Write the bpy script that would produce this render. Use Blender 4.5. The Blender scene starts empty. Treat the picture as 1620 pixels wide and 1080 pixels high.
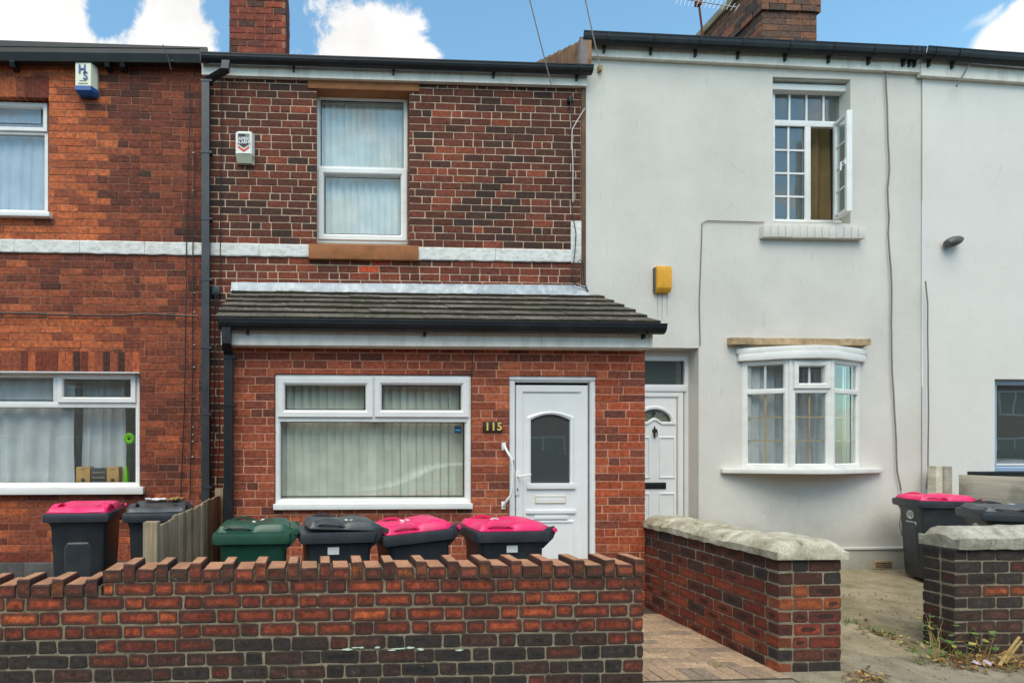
import bpy, math, random
from mathutils import Vector, noise as mnoise
random.seed(7)
R = math.radians
scene = bpy.context.scene
COL = scene.collection

# ---------------------------------------------------------------- camera, sky, sun, exposure
F, PPX, PPY, HC, YC, K = 910.0, 549.6, 708.0, 1.5, 6.84, 0.049     # calibrated from the photograph
TH = math.atan(K); CT, ST = math.cos(TH), math.sin(TH)
cam_d = bpy.data.cameras.new('camera'); cam = bpy.data.objects.new('camera', cam_d); COL.objects.link(cam)
cam.location = (0, -YC, HC); cam.rotation_euler = (R(90), 0, -TH)
cam_d.sensor_width = 36; cam_d.lens = 36*F/1620
cam_d.shift_x = (810-PPX)/1620; cam_d.shift_y = (PPY-540)/1620
cam_d.clip_start = 0.05; cam_d.clip_end = 2000
scene.camera = cam
SUN_EL, SUN_AZ = R(58), R(198)          # azimuth measured from +Y clockwise: behind the photographer, a little to the left
w = bpy.data.worlds.new('World'); scene.world = w; w.use_nodes = True
SKY_STRENGTH, CLOUD = 0.115, 4.1
sun_d = bpy.data.lights.new('sun', 'SUN'); sun = bpy.data.objects.new('sun', sun_d); COL.objects.link(sun)
sun_d.energy = 1.3; sun_d.angle = R(48); sun_d.color = (1, .87, .70)
sdir = Vector((math.sin(SUN_AZ)*math.cos(SUN_EL), math.cos(SUN_AZ)*math.cos(SUN_EL), math.sin(SUN_EL)))
sun.rotation_euler = (-sdir).to_track_quat('-Z', 'Y').to_euler(); sun.location = (-3, -20, 25)
vs = scene.view_settings
vs.view_transform = 'Standard'; vs.look = 'None'; vs.gamma = 1; vs.use_curve_mapping = False; vs.exposure = 1.26

def pdir(px, py):
    u, v = (px-PPX)/F, (PPY-py)/F
    return Vector((u*CT+ST, CT-u*ST, v)).normalized()

def build_sky():
    nt = w.node_tree; nt.nodes.clear(); N = nt.nodes.new; L = nt.links.new
    out = N('ShaderNodeOutputWorld'); bg = N('ShaderNodeBackground'); bg.inputs[1].default_value = SKY_STRENGTH
    sky = N('ShaderNodeTexSky'); sky.sky_type = 'NISHITA'; sky.sun_disc = False
    sky.sun_elevation = SUN_EL; sky.sun_rotation = SUN_AZ; sky.air_density = 1.0; sky.dust_density = .8; sky.ozone_density = .0
    tc = N('ShaderNodeTexCoord')
    def math_(op, a, b=None, c=None):
        n = N('ShaderNodeMath'); n.operation = op
        for i, x in enumerate((a, b, c)):
            if x is None: continue
            if isinstance(x, (int, float)): n.inputs[i].default_value = x
            else: L(x, n.inputs[i])
        return n.outputs[0]
    def noise_(scale, detail, rough, dist=0):
        n = N('ShaderNodeTexNoise'); n.inputs['Scale'].default_value = scale; n.inputs['Detail'].default_value = detail
        n.inputs['Roughness'].default_value = rough; n.inputs['Distortion'].default_value = dist
        L(tc.outputs['Generated'], n.inputs['Vector']); return n.outputs[0]
    fine = noise_(13, 12, .645, .45)
    broad = noise_(2.6, 3, .5)
    val = math_('ADD', math_('ADD', math_('MULTIPLY', fine, 1.2), math_('MULTIPLY', broad, .30)), .085)  # constant offset adds cloud out of view, to brighten the ambient light
    blobs = [(20, 20, .15, .23), (110, 40, .08, .12), (-90, 40, .16, .25), (162, 40, .035, -.20), (190, 5, .05, -.22), (330, 15, .03, -.14), (242, 66, .065, .30), (305, 52, .055, .30), (268, 10, .06, .24), (490, 5, .045, .22), (566, 60, .055, .36), (640, 58, .06, .38),
             (600, 92, .085, .34), (505, 92, .03, .14), (690, 92, .035, .22), (792, 88, .018, .14), (1650, 60, .085, .42), (1600, 85, .05, .32),
             (1700, 60, .1, .3), (1050, 30, .66, -.31), (760, -10, .16, -.1), (415, 50, .05, -.12)]
    for px, py, r, amp in blobs:
        d = pdir(px, py)
        n = N('ShaderNodeVectorMath'); n.operation = 'DISTANCE'; L(tc.outputs['Generated'], n.inputs[0]); n.inputs[1].default_value = d
        m = N('ShaderNodeMapRange'); m.interpolation_type = 'SMOOTHSTEP'
        m.inputs[1].default_value = r*1.25; m.inputs[2].default_value = 0; m.inputs[3].default_value = 0; m.inputs[4].default_value = amp
        L(n.outputs['Value'], m.inputs[0]); val = math_('ADD', val, m.outputs[0])
    mask = N('ShaderNodeMapRange'); mask.interpolation_type = 'SMOOTHSTEP'
    mask.inputs[1].default_value = .82; mask.inputs[2].default_value = 1.03; L(val, mask.inputs[0])
    shade = N('ShaderNodeMapRange'); shade.inputs[1].default_value = .3; shade.inputs[2].default_value = .75
    shade.inputs[3].default_value = .80; shade.inputs[4].default_value = 1.05; L(noise_(9, 4, .55), shade.inputs[0])
    cc = N('ShaderNodeVectorMath'); cc.operation = 'SCALE'; cc.inputs[0].default_value = (CLOUD, CLOUD*.99, CLOUD*.975); L(shade.outputs[0], cc.inputs[3])
    mix = N('ShaderNodeMix'); mix.data_type = 'RGBA'
    L(mask.outputs[0], mix.inputs['Factor']); tint = N('ShaderNodeVectorMath'); tint.operation = 'MULTIPLY'; tint.inputs[1].default_value = (.79, 1.05, 1.0); L(sky.outputs[0], tint.inputs[0]); L(tint.outputs[0], mix.inputs[6]); L(cc.outputs[0], mix.inputs[7])
    L(mix.outputs[2], bg.inputs[0]); L(bg.outputs[0], out.inputs[0])
build_sky()

# ---------------------------------------------------------------- helpers
def XZ(px, py, Yo):
    """point of the picture on the vertical plane Yo metres in front of the camera, parallel to the house fronts"""
    u = (px-PPX)/F; d = Yo/(CT-u*ST)
    return d*(u*CT+ST), HC+(PPY-py)/F*d
def X_(px, Yo): return XZ(px, PPY, Yo)[0]
def Z_(px, py, Yo): return XZ(px, py, Yo)[1]
def Y_(Yo): return Yo-YC
def G_(px, py, z):
    u = (px-PPX)/F; d = (HC-z)*F/(py-PPY)
    return d*(u*CT+ST), d*(CT-u*ST)-YC
def proj(x, y, z):
    yo = y+YC; d = yo*CT+x*ST; u = (x*CT-yo*ST)/d
    return PPX+F*u, PPY-F*(z-HC)/d
def rect(px0, py0, px1, py1, Yo):
    m = (px0+px1)/2
    return X_(px0, Yo), X_(px1, Yo), Z_(m, py1, Yo), Z_(m, py0, Yo)     # x0 x1 z0 z1
def S(r, g, b):
    f = lambda c: (c/255/12.92 if c/255 <= .04045 else ((c/255+.055)/1.055)**2.4)
    return (f(r), f(g), f(b))

ORG = {}
def empty(name, label, cat, loc, group=None, rz=0, kind=None):
    o = bpy.data.objects.new(name, None); COL.objects.link(o); o.location = loc; o.rotation_euler = (0, 0, rz)
    o.empty_display_size = .1
    tag(o, label, cat, group, kind); ORG[o.name] = Vector(loc); return o
def tag(o, label=None, cat=None, group=None, kind=None):
    for k, v in (('label', label), ('category', cat), ('group', group), ('kind', kind)):
        if v: o[k] = v
    return o
def link(name, me, parent=None, loc=(0, 0, 0), rz=0, color=None, kind=None):
    o = bpy.data.objects.new(name, me); COL.objects.link(o)
    o.location = loc
    if rz: o.rotation_euler = (0, 0, rz)
    if parent is not None: o.parent = parent
    if color is not None: o.color = (color[0], color[1], color[2], 1)
    if kind: o['kind'] = kind
    return o
def org(parent):
    v = Vector((0, 0, 0))
    while parent is not None:
        v += ORG.get(parent.name, Vector(parent.location)); parent = parent.parent
    return v

class MB:
    def __init__(s): s.v = []; s.f = []; s.c = []
    def quad(s, a, b, c, d):
        n = len(s.v); s.v += [tuple(a), tuple(b), tuple(c), tuple(d)]; s.f.append((n, n+1, n+2, n+3)); return s
    def poly(s, pts):
        n = len(s.v); s.v += [tuple(p) for p in pts]; s.f.append(tuple(range(n, n+len(pts)))); return s
    def box(s, x0, x1, y0, y1, z0, z1):
        n = len(s.v)
        s.v += [(x0, y0, z0), (x1, y0, z0), (x1, y1, z0), (x0, y1, z0), (x0, y0, z1), (x1, y0, z1), (x1, y1, z1), (x0, y1, z1)]
        s.f += [tuple(n+i for i in q) for q in ((0, 3, 2, 1), (4, 5, 6, 7), (0, 1, 5, 4), (1, 2, 6, 5), (2, 3, 7, 6), (3, 0, 4, 7))]
        return s
    def prism(s, pts, a0, a1, axis='x'):
        """closed outline pts (in the other two axes) swept along one axis"""
        n = len(s.v); k = len(pts)
        for a in (a0, a1):
            for p, q in pts: s.v.append({'x': (a, p, q), 'y': (p, a, q), 'z': (p, q, a)}[axis])
        for i in range(k): s.f.append((n+i, n+(i+1) % k, n+k+(i+1) % k, n+k+i))
        s.f.append(tuple(n+i for i in reversed(range(k)))); s.f.append(tuple(n+k+i for i in range(k))); return s
    def loft(s, loops, cap=True):
        n = len(s.v); k = len(loops[0])
        for lp in loops: s.v += [tuple(p) for p in lp]
        for j in range(len(loops)-1):
            for i in range(k):
                s.f.append((n+j*k+i, n+j*k+(i+1) % k, n+(j+1)*k+(i+1) % k, n+(j+1)*k+i))
        if cap:
            s.f.append(tuple(n+i for i in reversed(range(k)))); m = n+(len(loops)-1)*k; s.f.append(tuple(m+i for i in range(k)))
        return s
    def ring(s, x0, x1, z0, z1, prof):
        """mitred frame: prof is a list of (inset, y)"""
        loops = [[(x0+i, y, z0+i), (x1-i, y, z0+i), (x1-i, y, z1-i), (x0+i, y, z1-i)] for i, y in prof]
        loops.append(loops[0]); return s.loft(loops, cap=False)
    def tube(s, pts, r, n=8, cap=True):
        pts = [Vector(p) for p in pts]; loops = []; up = Vector((0, 0, 1)); prev = None
        for i, p in enumerate(pts):
            t = (pts[min(i+1, len(pts)-1)]-pts[max(i-1, 0)]).normalized()
            if prev is None:
                a = t.cross(up)
                if a.length < .05: a = t.cross(Vector((1, 0, 0)))
            else: a = prev - t*prev.dot(t)
            a.normalize(); b = t.cross(a); prev = a
            rr = r[i] if isinstance(r, (list, tuple)) else r
            loops.append([p+a*rr*math.cos(2*math.pi*k/n)+b*rr*math.sin(2*math.pi*k/n) for k in range(n)])
        return s.loft(loops, cap)
    def lathe(s, prof, cx, cy, n=14, axis='z', base=0):
        loops = []
        for r, h in prof:
            lp = []
            for k in range(n):
                a = 2*math.pi*k/n; c, d = r*math.cos(a), r*math.sin(a)
                lp.append({'z': (cx+c, cy+d, base+h), 'x': (base+h, cx+c, cy+d), 'y': (cx+c, base+h, cy+d)}[axis])
            loops.append(lp)
        return s.loft(loops)
    def mesh(s, name, mat, smooth=False, off=None, bevel=None):
        me = bpy.data.meshes.new(name)
        vv = s.v if off is None else [(x-off[0], y-off[1], z-off[2]) for x, y, z in s.v]
        me.from_pydata(vv, [], s.f); me.update()
        if mat: me.materials.append(mat)
        import bmesh
        bm = bmesh.new(); bm.from_mesh(me); bmesh.ops.remove_doubles(bm, verts=bm.verts, dist=1e-5)
        bmesh.ops.recalc_face_normals(bm, faces=bm.faces)
        if bevel:
            es = [e for e in bm.edges if len(e.link_faces) == 2 and e.calc_face_angle(0) > .5]
            bmesh.ops.bevel(bm, geom=es, offset=bevel, segments=2, profile=.6, affect='EDGES', clamp_overlap=True)
        bm.to_mesh(me); bm.free()
        if smooth:
            me.polygons.foreach_set('use_smooth', [True]*len(me.polygons))
            me.set_sharp_from_angle(angle=R(38))
        return me
    def build(s, name, mat, parent=None, smooth=False, bevel=None, local=False, kind=None, color=None):
        off = None if local else (org(parent) if parent is not None else None)
        me = s.mesh(name, mat, smooth or bool(bevel), off, bevel)
        return link(name, me, parent, kind=kind, color=color)

# ---------------------------------------------------------------- materials
MATS = {}
def nodes(name):
    m = bpy.data.materials.new(name); m.use_nodes = True; nt = m.node_tree
    b = nt.nodes['Principled BSDF']; MATS[name] = m
    return m, nt, b
def NN(nt, t, **kw):
    n = nt.nodes.new(t)
    for k, v in kw.items():
        if k in n.inputs: n.inputs[k].default_value = v
        else: setattr(n, k, v)
    return n
def ramp(nt, src, pts):
    r = nt.nodes.new('ShaderNodeValToRGB'); e = r.color_ramp.elements
    while len(e) < len(pts): e.new(.5)
    for i, (p, c) in enumerate(pts):
        e[i].position = p; e[i].color = (c, c, c, 1) if isinstance(c, (int, float)) else (*c, 1)
    nt.links.new(src, r.inputs[0]); return r.outputs[0]
def mixc(nt, fac, a, b, mode='MIX'):
    n = nt.nodes.new('ShaderNodeMix'); n.data_type = 'RGBA'; n.blend_type = mode
    for s, x in ((n.inputs['Factor'], fac), (n.inputs[6], a), (n.inputs[7], b)):
        if isinstance(x, (int, float)): s.default_value = x
        elif isinstance(x, tuple): s.default_value = (*x, 1) if len(x) == 3 else x
        else: nt.links.new(x, s)
    return n.outputs[2]
def bump(nt, b, h, strength, dist):
    n = nt.nodes.new('ShaderNodeBump'); n.inputs['Strength'].default_value = strength; n.inputs['Distance'].default_value = dist
    nt.links.new(h, n.inputs['Height']); nt.links.new(n.outputs[0], b.inputs['Normal'])

def plain(name, col, rough=.5, spec=.5, var=.08, scale=6, bumps=None, coat=0, metal=0, dirt=None):
    """a paint, plastic, metal or wood with slight mottling and, if asked, grime"""
    m, nt, b = nodes(name); tc = NN(nt, 'ShaderNodeNewGeometry')
    n = NN(nt, 'ShaderNodeTexNoise', Scale=scale, Detail=6.0, Roughness=.6); nt.links.new(tc.outputs['Position'], n.inputs['Vector'])
    c = mixc(nt, 1.0, col, ramp(nt, n.outputs[0], [(.25, 1-var*2), (.75, 1+var)]), 'MULTIPLY')
    if dirt:
        dcol, amount, dscale = dirt
        mp = NN(nt, 'ShaderNodeMapping'); mp.inputs['Scale'].default_value = dscale if isinstance(dscale, tuple) else (dscale,)*3
        nt.links.new(tc.outputs['Position'], mp.inputs[0])
        n2 = NN(nt, 'ShaderNodeTexNoise', Scale=1.0, Detail=8.0, Roughness=.65); nt.links.new(mp.outputs[0], n2.inputs['Vector'])
        c = mixc(nt, ramp(nt, n2.outputs[0], [(.45, 0.0), (.75, amount)]), c, dcol)
    nt.links.new(c, b.inputs['Base Color'])
    b.inputs['Roughness'].default_value = rough; b.inputs['Specular IOR Level'].default_value = spec
    b.inputs['Metallic'].default_value = metal; b.inputs['Coat Weight'].default_value = coat
    if bumps:
        s, st, ds = bumps; n3 = NN(nt, 'ShaderNodeTexNoise', Scale=s, Detail=6.0, Roughness=.65); nt.links.new(tc.outputs['Position'], n3.inputs['Vector'])
        bump(nt, b, n3.outputs[0], st, ds)
    return m

def brick_mat(name, blotch=.5, kiss=False, soot=0., lime=0., bscale=60, attr=False, rim=0.):
    m, nt, b = nodes(name); geo = NN(nt, 'ShaderNodeNewGeometry'); P = geo.outputs['Position']
    oi = NN(nt, 'ShaderNodeObjectInfo')
    if attr: base = NN(nt, 'ShaderNodeAttribute', attribute_name='Col').outputs['Color']
    else: base = oi.outputs['Color']
    base = mixc(nt, 1.0, base, (1.13, 1.11, .98), 'MULTIPLY')
    n1 = NN(nt, 'ShaderNodeTexNoise', Scale=24.0, Detail=6.0, Roughness=.65); nt.links.new(P, n1.inputs['Vector'])
    n2 = NN(nt, 'ShaderNodeTexNoise', Scale=70.0, Detail=5.0, Roughness=.7); nt.links.new(P, n2.inputs['Vector'])
    c = mixc(nt, 1.0, base, ramp(nt, n1.outputs[0], [(.3, 1-blotch), (.72, 1+blotch*.55)]), 'MULTIPLY')
    c = mixc(nt, 1.0, c, ramp(nt, n2.outputs[0], [(.25, .50), (.5, 1.0), (.8, 1.45)]), 'MULTIPLY')
    if rim:                                             # burnt, dirty edges of old pressed bricks
        tr_ = NN(nt, 'ShaderNodeTexCoord'); sx = NN(nt, 'ShaderNodeSeparateXYZ'); nt.links.new(tr_.outputs['Generated'], sx.inputs[0])
        ds = []
        for ax, sc_ in ((0, .17), (2, .075)):
            s1 = NN(nt, 'ShaderNodeMath', operation='SUBTRACT'); nt.links.new(sx.outputs[ax], s1.inputs[0]); s1.inputs[1].default_value = .5
            s2 = NN(nt, 'ShaderNodeMath', operation='ABSOLUTE'); nt.links.new(s1.outputs[0], s2.inputs[0])
            s3 = NN(nt, 'ShaderNodeMath', operation='MULTIPLY_ADD'); nt.links.new(s2.outputs[0], s3.inputs[0]); s3.inputs[1].default_value = -sc_; s3.inputs[2].default_value = .5*sc_; ds.append(s3.outputs[0])
        mn = NN(nt, 'ShaderNodeMath', operation='MINIMUM'); nt.links.new(ds[0], mn.inputs[0]); nt.links.new(ds[1], mn.inputs[1])
        nz = NN(nt, 'ShaderNodeTexNoise', Scale=32.0, Detail=6.0, Roughness=.7); nt.links.new(P, nz.inputs['Vector'])
        ad0 = NN(nt, 'ShaderNodeMath', operation='MULTIPLY_ADD'); nt.links.new(nz.outputs[0], ad0.inputs[0]); ad0.inputs[1].default_value = -.030; nt.links.new(mn.outputs[0], ad0.inputs[2])
        c = mixc(nt, ramp(nt, ad0.outputs[0], [(0.0, rim), (.012, 0.0)]), c, (.045, .032, .027))
    if kiss:                                            # kiln "kiss" marks: dark oval fired into some bricks
        tc = NN(nt, 'ShaderNodeTexCoord')
        mp = NN(nt, 'ShaderNodeMapping'); mp.inputs['Location'].default_value = (-.5, 0, -.5); nt.links.new(tc.outputs['Generated'], mp.inputs[0])
        mp2 = NN(nt, 'ShaderNodeMapping'); mp2.inputs['Scale'].default_value = (2.1, 0, 2.9); nt.links.new(mp.outputs[0], mp2.inputs[0])
        ln = NN(nt, 'ShaderNodeVectorMath', operation='LENGTH'); nt.links.new(mp2.outputs[0], ln.inputs[0])
        ad = NN(nt, 'ShaderNodeMath', operation='MULTIPLY_ADD'); nt.links.new(n1.outputs[0], ad.inputs[0]); ad.inputs[1].default_value = .6; nt.links.new(ln.outputs['Value'], ad.inputs[2])
        oval = ramp(nt, ad.outputs[0], [(.85, 1.0), (1.1, 0.0)])
        sel = ramp(nt, oi.outputs['Random'], [(.52, 0.0), (.56, .85)])
        mu = NN(nt, 'ShaderNodeMath', operation='MULTIPLY'); nt.links.new(oval, mu.inputs[0]); nt.links.new(sel, mu.inputs[1])
        c = mixc(nt, mu.outputs[0], c, (.035, .022, .02))
    if soot:
        n3 = NN(nt, 'ShaderNodeTexNoise', Scale=2.2, Detail=7.0, Roughness=.7); nt.links.new(P, n3.inputs['Vector'])
        c = mixc(nt, ramp(nt, n3.outputs[0], [(.42, 0.0), (.68, soot)]), c, (.03, .026, .025))
    if lime:
        n4 = NN(nt, 'ShaderNodeTexNoise', Scale=26.0, Detail=8.0, Roughness=.75); nt.links.new(P, n4.inputs['Vector'])
        c = mixc(nt, ramp(nt, n4.outputs[0], [(.60, 0.0), (.74, lime)]), c, (.42, .36, .30))
    nt.links.new(c, b.inputs['Base Color']); b.inputs['Roughness'].default_value = .88; b.inputs['Specular IOR Level'].default_value = .25
    n5 = NN(nt, 'ShaderNodeTexNoise', Scale=float(bscale), Detail=8.0, Roughness=.7); nt.links.new(P, n5.inputs['Vector'])
    bump(nt, b, n5.outputs[0], .7, .006)
    return m

def glass_mat(name, tint, boost=1.5, fogged=0.):
    m, nt, b = nodes(name); nt.nodes.remove(b); out = nt.nodes['Material Output']
    tr = NN(nt, 'ShaderNodeBsdfTransparent'); tr.inputs[0].default_value = (*[t**.5 for t in tint], 1)
    gl = NN(nt, 'ShaderNodeBsdfGlossy'); gl.inputs['Roughness'].default_value = 0.0; gl.inputs[0].default_value = (.95, .98, .98, 1)
    fr = NN(nt, 'ShaderNodeFresnel', IOR=1.5)
    mu = NN(nt, 'ShaderNodeMath', operation='MULTIPLY'); mu.use_clamp = True; nt.links.new(fr.outputs[0], mu.inputs[0])
    gg = NN(nt, 'ShaderNodeNewGeometry'); ff = NN(nt, 'ShaderNodeMath', operation='MULTIPLY_ADD'); nt.links.new(gg.outputs['Backfacing'], ff.inputs[0]); ff.inputs[1].default_value = -boost; ff.inputs[2].default_value = boost; nt.links.new(ff.outputs[0], mu.inputs[1])
    mx = NN(nt, 'ShaderNodeMixShader'); nt.links.new(mu.outputs[0], mx.inputs[0]); nt.links.new(tr.outputs[0], mx.inputs[1]); nt.links.new(gl.outputs[0], mx.inputs[2])
    geo = NN(nt, 'ShaderNodeNewGeometry'); n = NN(nt, 'ShaderNodeTexNoise', Scale=1.6, Detail=1.0); nt.links.new(geo.outputs['Position'], n.inputs['Vector'])
    bp = NN(nt, 'ShaderNodeBump', Strength=.06, Distance=.02); nt.links.new(n.outputs[0], bp.inputs['Height']); nt.links.new(bp.outputs[0], gl.inputs['Normal'])
    last = mx.outputs[0]
    if fogged:
        df = NN(nt, 'ShaderNodeBsdfDiffuse'); df.inputs[0].default_value = (.35, .40, .39, 1)
        m2 = NN(nt, 'ShaderNodeMixShader'); m2.inputs[0].default_value = fogged; nt.links.new(last, m2.inputs[1]); nt.links.new(df.outputs[0], m2.inputs[2]); last = m2.outputs[0]
    nt.links.new(last, out.inputs['Surface']); return m

def cloth_mat(name, col, trans=.12):
    m, nt, b = nodes(name); nt.nodes.remove(b); out = nt.nodes['Material Output']
    d = NN(nt, 'ShaderNodeBsdfDiffuse'); d.inputs[0].default_value = (*col, 1)
    t = NN(nt, 'ShaderNodeBsdfTranslucent'); t.inputs[0].default_value = (*col, 1)
    geo = NN(nt, 'ShaderNodeNewGeometry'); n = NN(nt, 'ShaderNodeTexNoise', Scale=5.0, Detail=6.0); nt.links.new(geo.outputs['Position'], n.inputs['Vector'])
    c = mixc(nt, 1.0, col, ramp(nt, n.outputs[0], [(.3, .85), (.7, 1.06)]), 'MULTIPLY'); nt.links.new(c, d.inputs[0])
    mx = NN(nt, 'ShaderNodeMixShader'); mx.inputs[0].default_value = trans; nt.links.new(d.outputs[0], mx.inputs[1]); nt.links.new(t.outputs[0], mx.inputs[2])
    nt.links.new(mx.outputs[0], out.inputs['Surface']); return m

def render_mat(name, col, grime, amount, crack=.0):
    """painted render: faint trowel unevenness, patchy grey weathering and thin vertical run marks"""
    m, nt, b = nodes(name); geo = NN(nt, 'ShaderNodeNewGeometry'); P = geo.outputs['Position']
    n1 = NN(nt, 'ShaderNodeTexNoise', Scale=1.1, Detail=8.0, Roughness=.62); nt.links.new(P, n1.inputs['Vector'])
    mp = NN(nt, 'ShaderNodeMapping'); mp.inputs['Scale'].default_value = (5, 5, .6); nt.links.new(P, mp.inputs[0])
    n2 = NN(nt, 'ShaderNodeTexNoise', Scale=1.0, Detail=5.0, Roughness=.6); nt.links.new(mp.outputs[0], n2.inputs['Vector'])
    mp3 = NN(nt, 'ShaderNodeMapping'); mp3.inputs['Scale'].default_value = (55, 55, 3.0); nt.links.new(P, mp3.inputs[0])
    n3 = NN(nt, 'ShaderNodeTexNoise', Scale=1.0, Detail=3.0, Roughness=.5); nt.links.new(mp3.outputs[0], n3.inputs['Vector'])
    c = mixc(nt, ramp(nt, n1.outputs[0], [(.32, 0.0), (.72, amount)]), col, grime)
    c = mixc(nt, ramp(nt, n2.outputs[0], [(.56, 0.0), (.82, amount*.35)]), c, grime)
    c = mixc(nt, ramp(nt, n3.outputs[0], [(.665, 0.0), (.76, amount*.75)]), c, tuple(g*.62 for g in grime))
    sep = NN(nt, 'ShaderNodeSeparateXYZ'); nt.links.new(P, sep.inputs[0])      # rain splash near the ground
    sp_ = NN(nt, 'ShaderNodeMath', operation='MULTIPLY_ADD'); nt.links.new(n1.outputs[0], sp_.inputs[0]); sp_.inputs[1].default_value = -.9; nt.links.new(sep.outputs[2], sp_.inputs[2])
    c = mixc(nt, ramp(nt, sp_.outputs[0], [(0.0, .55), (.30, 0.0)]), c, tuple(g*.75 for g in grime))
    vc = NN(nt, 'ShaderNodeTexVoronoi', feature='DISTANCE_TO_EDGE', Scale=.55); wv = NN(nt, 'ShaderNodeTexNoise', Scale=3.0, Detail=5.0); nt.links.new(P, wv.inputs['Vector'])
    wm = mixc(nt, .22, P, wv.outputs['Color']); nt.links.new(wm, vc.inputs['Vector'])     # hairline cracks, only here and there
    ck = NN(nt, 'ShaderNodeMath', operation='MULTIPLY'); nt.links.new(ramp(nt, vc.outputs['Distance'], [(0.0, .26), (.003, 0.0)]), ck.inputs[0]); nt.links.new(ramp(nt, n1.outputs[0], [(.57, 0.0), (.66, 1.0)]), ck.inputs[1])
    c = mixc(nt, ck.outputs[0], c, (.16, .15, .13))
    n4 = NN(nt, 'ShaderNodeTexNoise', Scale=7.0, Detail=4.0); nt.links.new(P, n4.inputs['Vector'])
    c = mixc(nt, ramp(nt, n4.outputs[0], [(.68, 0.0), (.76, .5)]), c, tuple(min(1, x*1.06) for x in col))
    nt.links.new(c, b.inputs['Base Color']); b.inputs['Roughness'].default_value = .9; b.inputs['Specular IOR Level'].default_value = .2
    n5 = NN(nt, 'ShaderNodeTexNoise', Scale=9.0, Detail=9.0, Roughness=.68); nt.links.new(P, n5.inputs['Vector'])
    bump(nt, b, n5.outputs[0], .35, .012)
    return m

def ground_mat(name, c1, c2, scale, moss=None, grain=.5, cracks=0., lichen=False, objvar=0.):
    m, nt, b = nodes(name); geo = NN(nt, 'ShaderNodeNewGeometry'); P = geo.outputs['Position']
    n1 = NN(nt, 'ShaderNodeTexNoise', Scale=float(scale), Detail=9.0, Roughness=.65); nt.links.new(P, n1.inputs['Vector'])
    n2 = NN(nt, 'ShaderNodeTexNoise', Scale=120.0, Detail=4.0, Roughness=.7); nt.links.new(P, n2.inputs['Vector'])
    c = mixc(nt, ramp(nt, n1.outputs[0], [(.35, 0.0), (.65, 1.0)]), c1, c2)
    if moss:
        n3 = NN(nt, 'ShaderNodeTexNoise', Scale=2.3, Detail=9.0, Roughness=.7); nt.links.new(P, n3.inputs['Vector'])
        c = mixc(nt, ramp(nt, n3.outputs[0], [(.47, 0.0), (.66, .75)]), c, moss)
    c = mixc(nt, 1.0, c, ramp(nt, n2.outputs[0], [(.25, 1-grain), (.5, 1.0), (.78, 1+grain*.8)]), 'MULTIPLY')
    if objvar:
        oi = NN(nt, 'ShaderNodeObjectInfo'); c = mixc(nt, 1.0, c, ramp(nt, oi.outputs['Random'], [(0., 1-objvar), (1., 1+objvar)]), 'MULTIPLY')
    if lichen:
        for sc_, lo_, hi_, lc in ((14.0, .60, .66, S(196, 194, 178)), (9.0, .62, .70, S(84, 80, 62)), (22.0, .66, .70, S(176, 148, 88))):
            nl = NN(nt, 'ShaderNodeTexNoise', Scale=sc_, Detail=7.0, Roughness=.7); nt.links.new(P, nl.inputs['Vector'])
            c = mixc(nt, ramp(nt, nl.outputs[0], [(lo_, 0.0), (hi_, .75)]), c, lc)
    if cracks:
        v = NN(nt, 'ShaderNodeTexVoronoi', feature='DISTANCE_TO_EDGE', Scale=1.3); nt.links.new(P, v.inputs['Vector'])
        c = mixc(nt, ramp(nt, v.outputs['Distance'], [(.0, cracks), (.012, 0.0)]), c, (.03, .03, .025))
    nt.links.new(c, b.inputs['Base Color']); b.inputs['Roughness'].default_value = .93; b.inputs['Specular IOR Level'].default_value = .2
    n5 = NN(nt, 'ShaderNodeTexNoise', Scale=45.0, Detail=8.0, Roughness=.75); nt.links.new(P, n5.inputs['Vector'])
    bump(nt, b, n5.outputs[0], .8, .012); return m

def wood_mat(name, c1, c2, axis='z'):
    m, nt, b = nodes(name); geo = NN(nt, 'ShaderNodeNewGeometry'); oi = NN(nt, 'ShaderNodeObjectInfo')
    mp = NN(nt, 'ShaderNodeMapping'); mp.inputs['Scale'].default_value = {'z': (45, 45, 1.6), 'y': (45, 1.6, 45), 'x': (1.6, 45, 45)}[axis]; nt.links.new(geo.outputs['Position'], mp.inputs[0])
    n = NN(nt, 'ShaderNodeTexNoise', Scale=1.0, Detail=7.0, Roughness=.6); nt.links.new(mp.outputs[0], n.inputs['Vector'])
    c = mixc(nt, ramp(nt, n.outputs[0], [(.3, 0.0), (.7, 1.0)]), c1, c2)
    c = mixc(nt, 1.0, c, ramp(nt, oi.outputs['Random'], [(0., .65), (1., 1.2)]), 'MULTIPLY')
    n2 = NN(nt, 'ShaderNodeTexNoise', Scale=3.0, Detail=6.0); nt.links.new(geo.outputs['Position'], n2.inputs['Vector'])
    c = mixc(nt, ramp(nt, n2.outputs[0], [(.5, 0.0), (.7, .45)]), c, (.09, .09, .06))
    nt.links.new(c, b.inputs['Base Color']); b.inputs['Roughness'].default_value = .9; b.inputs['Specular IOR Level'].default_value = .2
    bump(nt, b, n.outputs[0], .6, .006); return m

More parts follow.
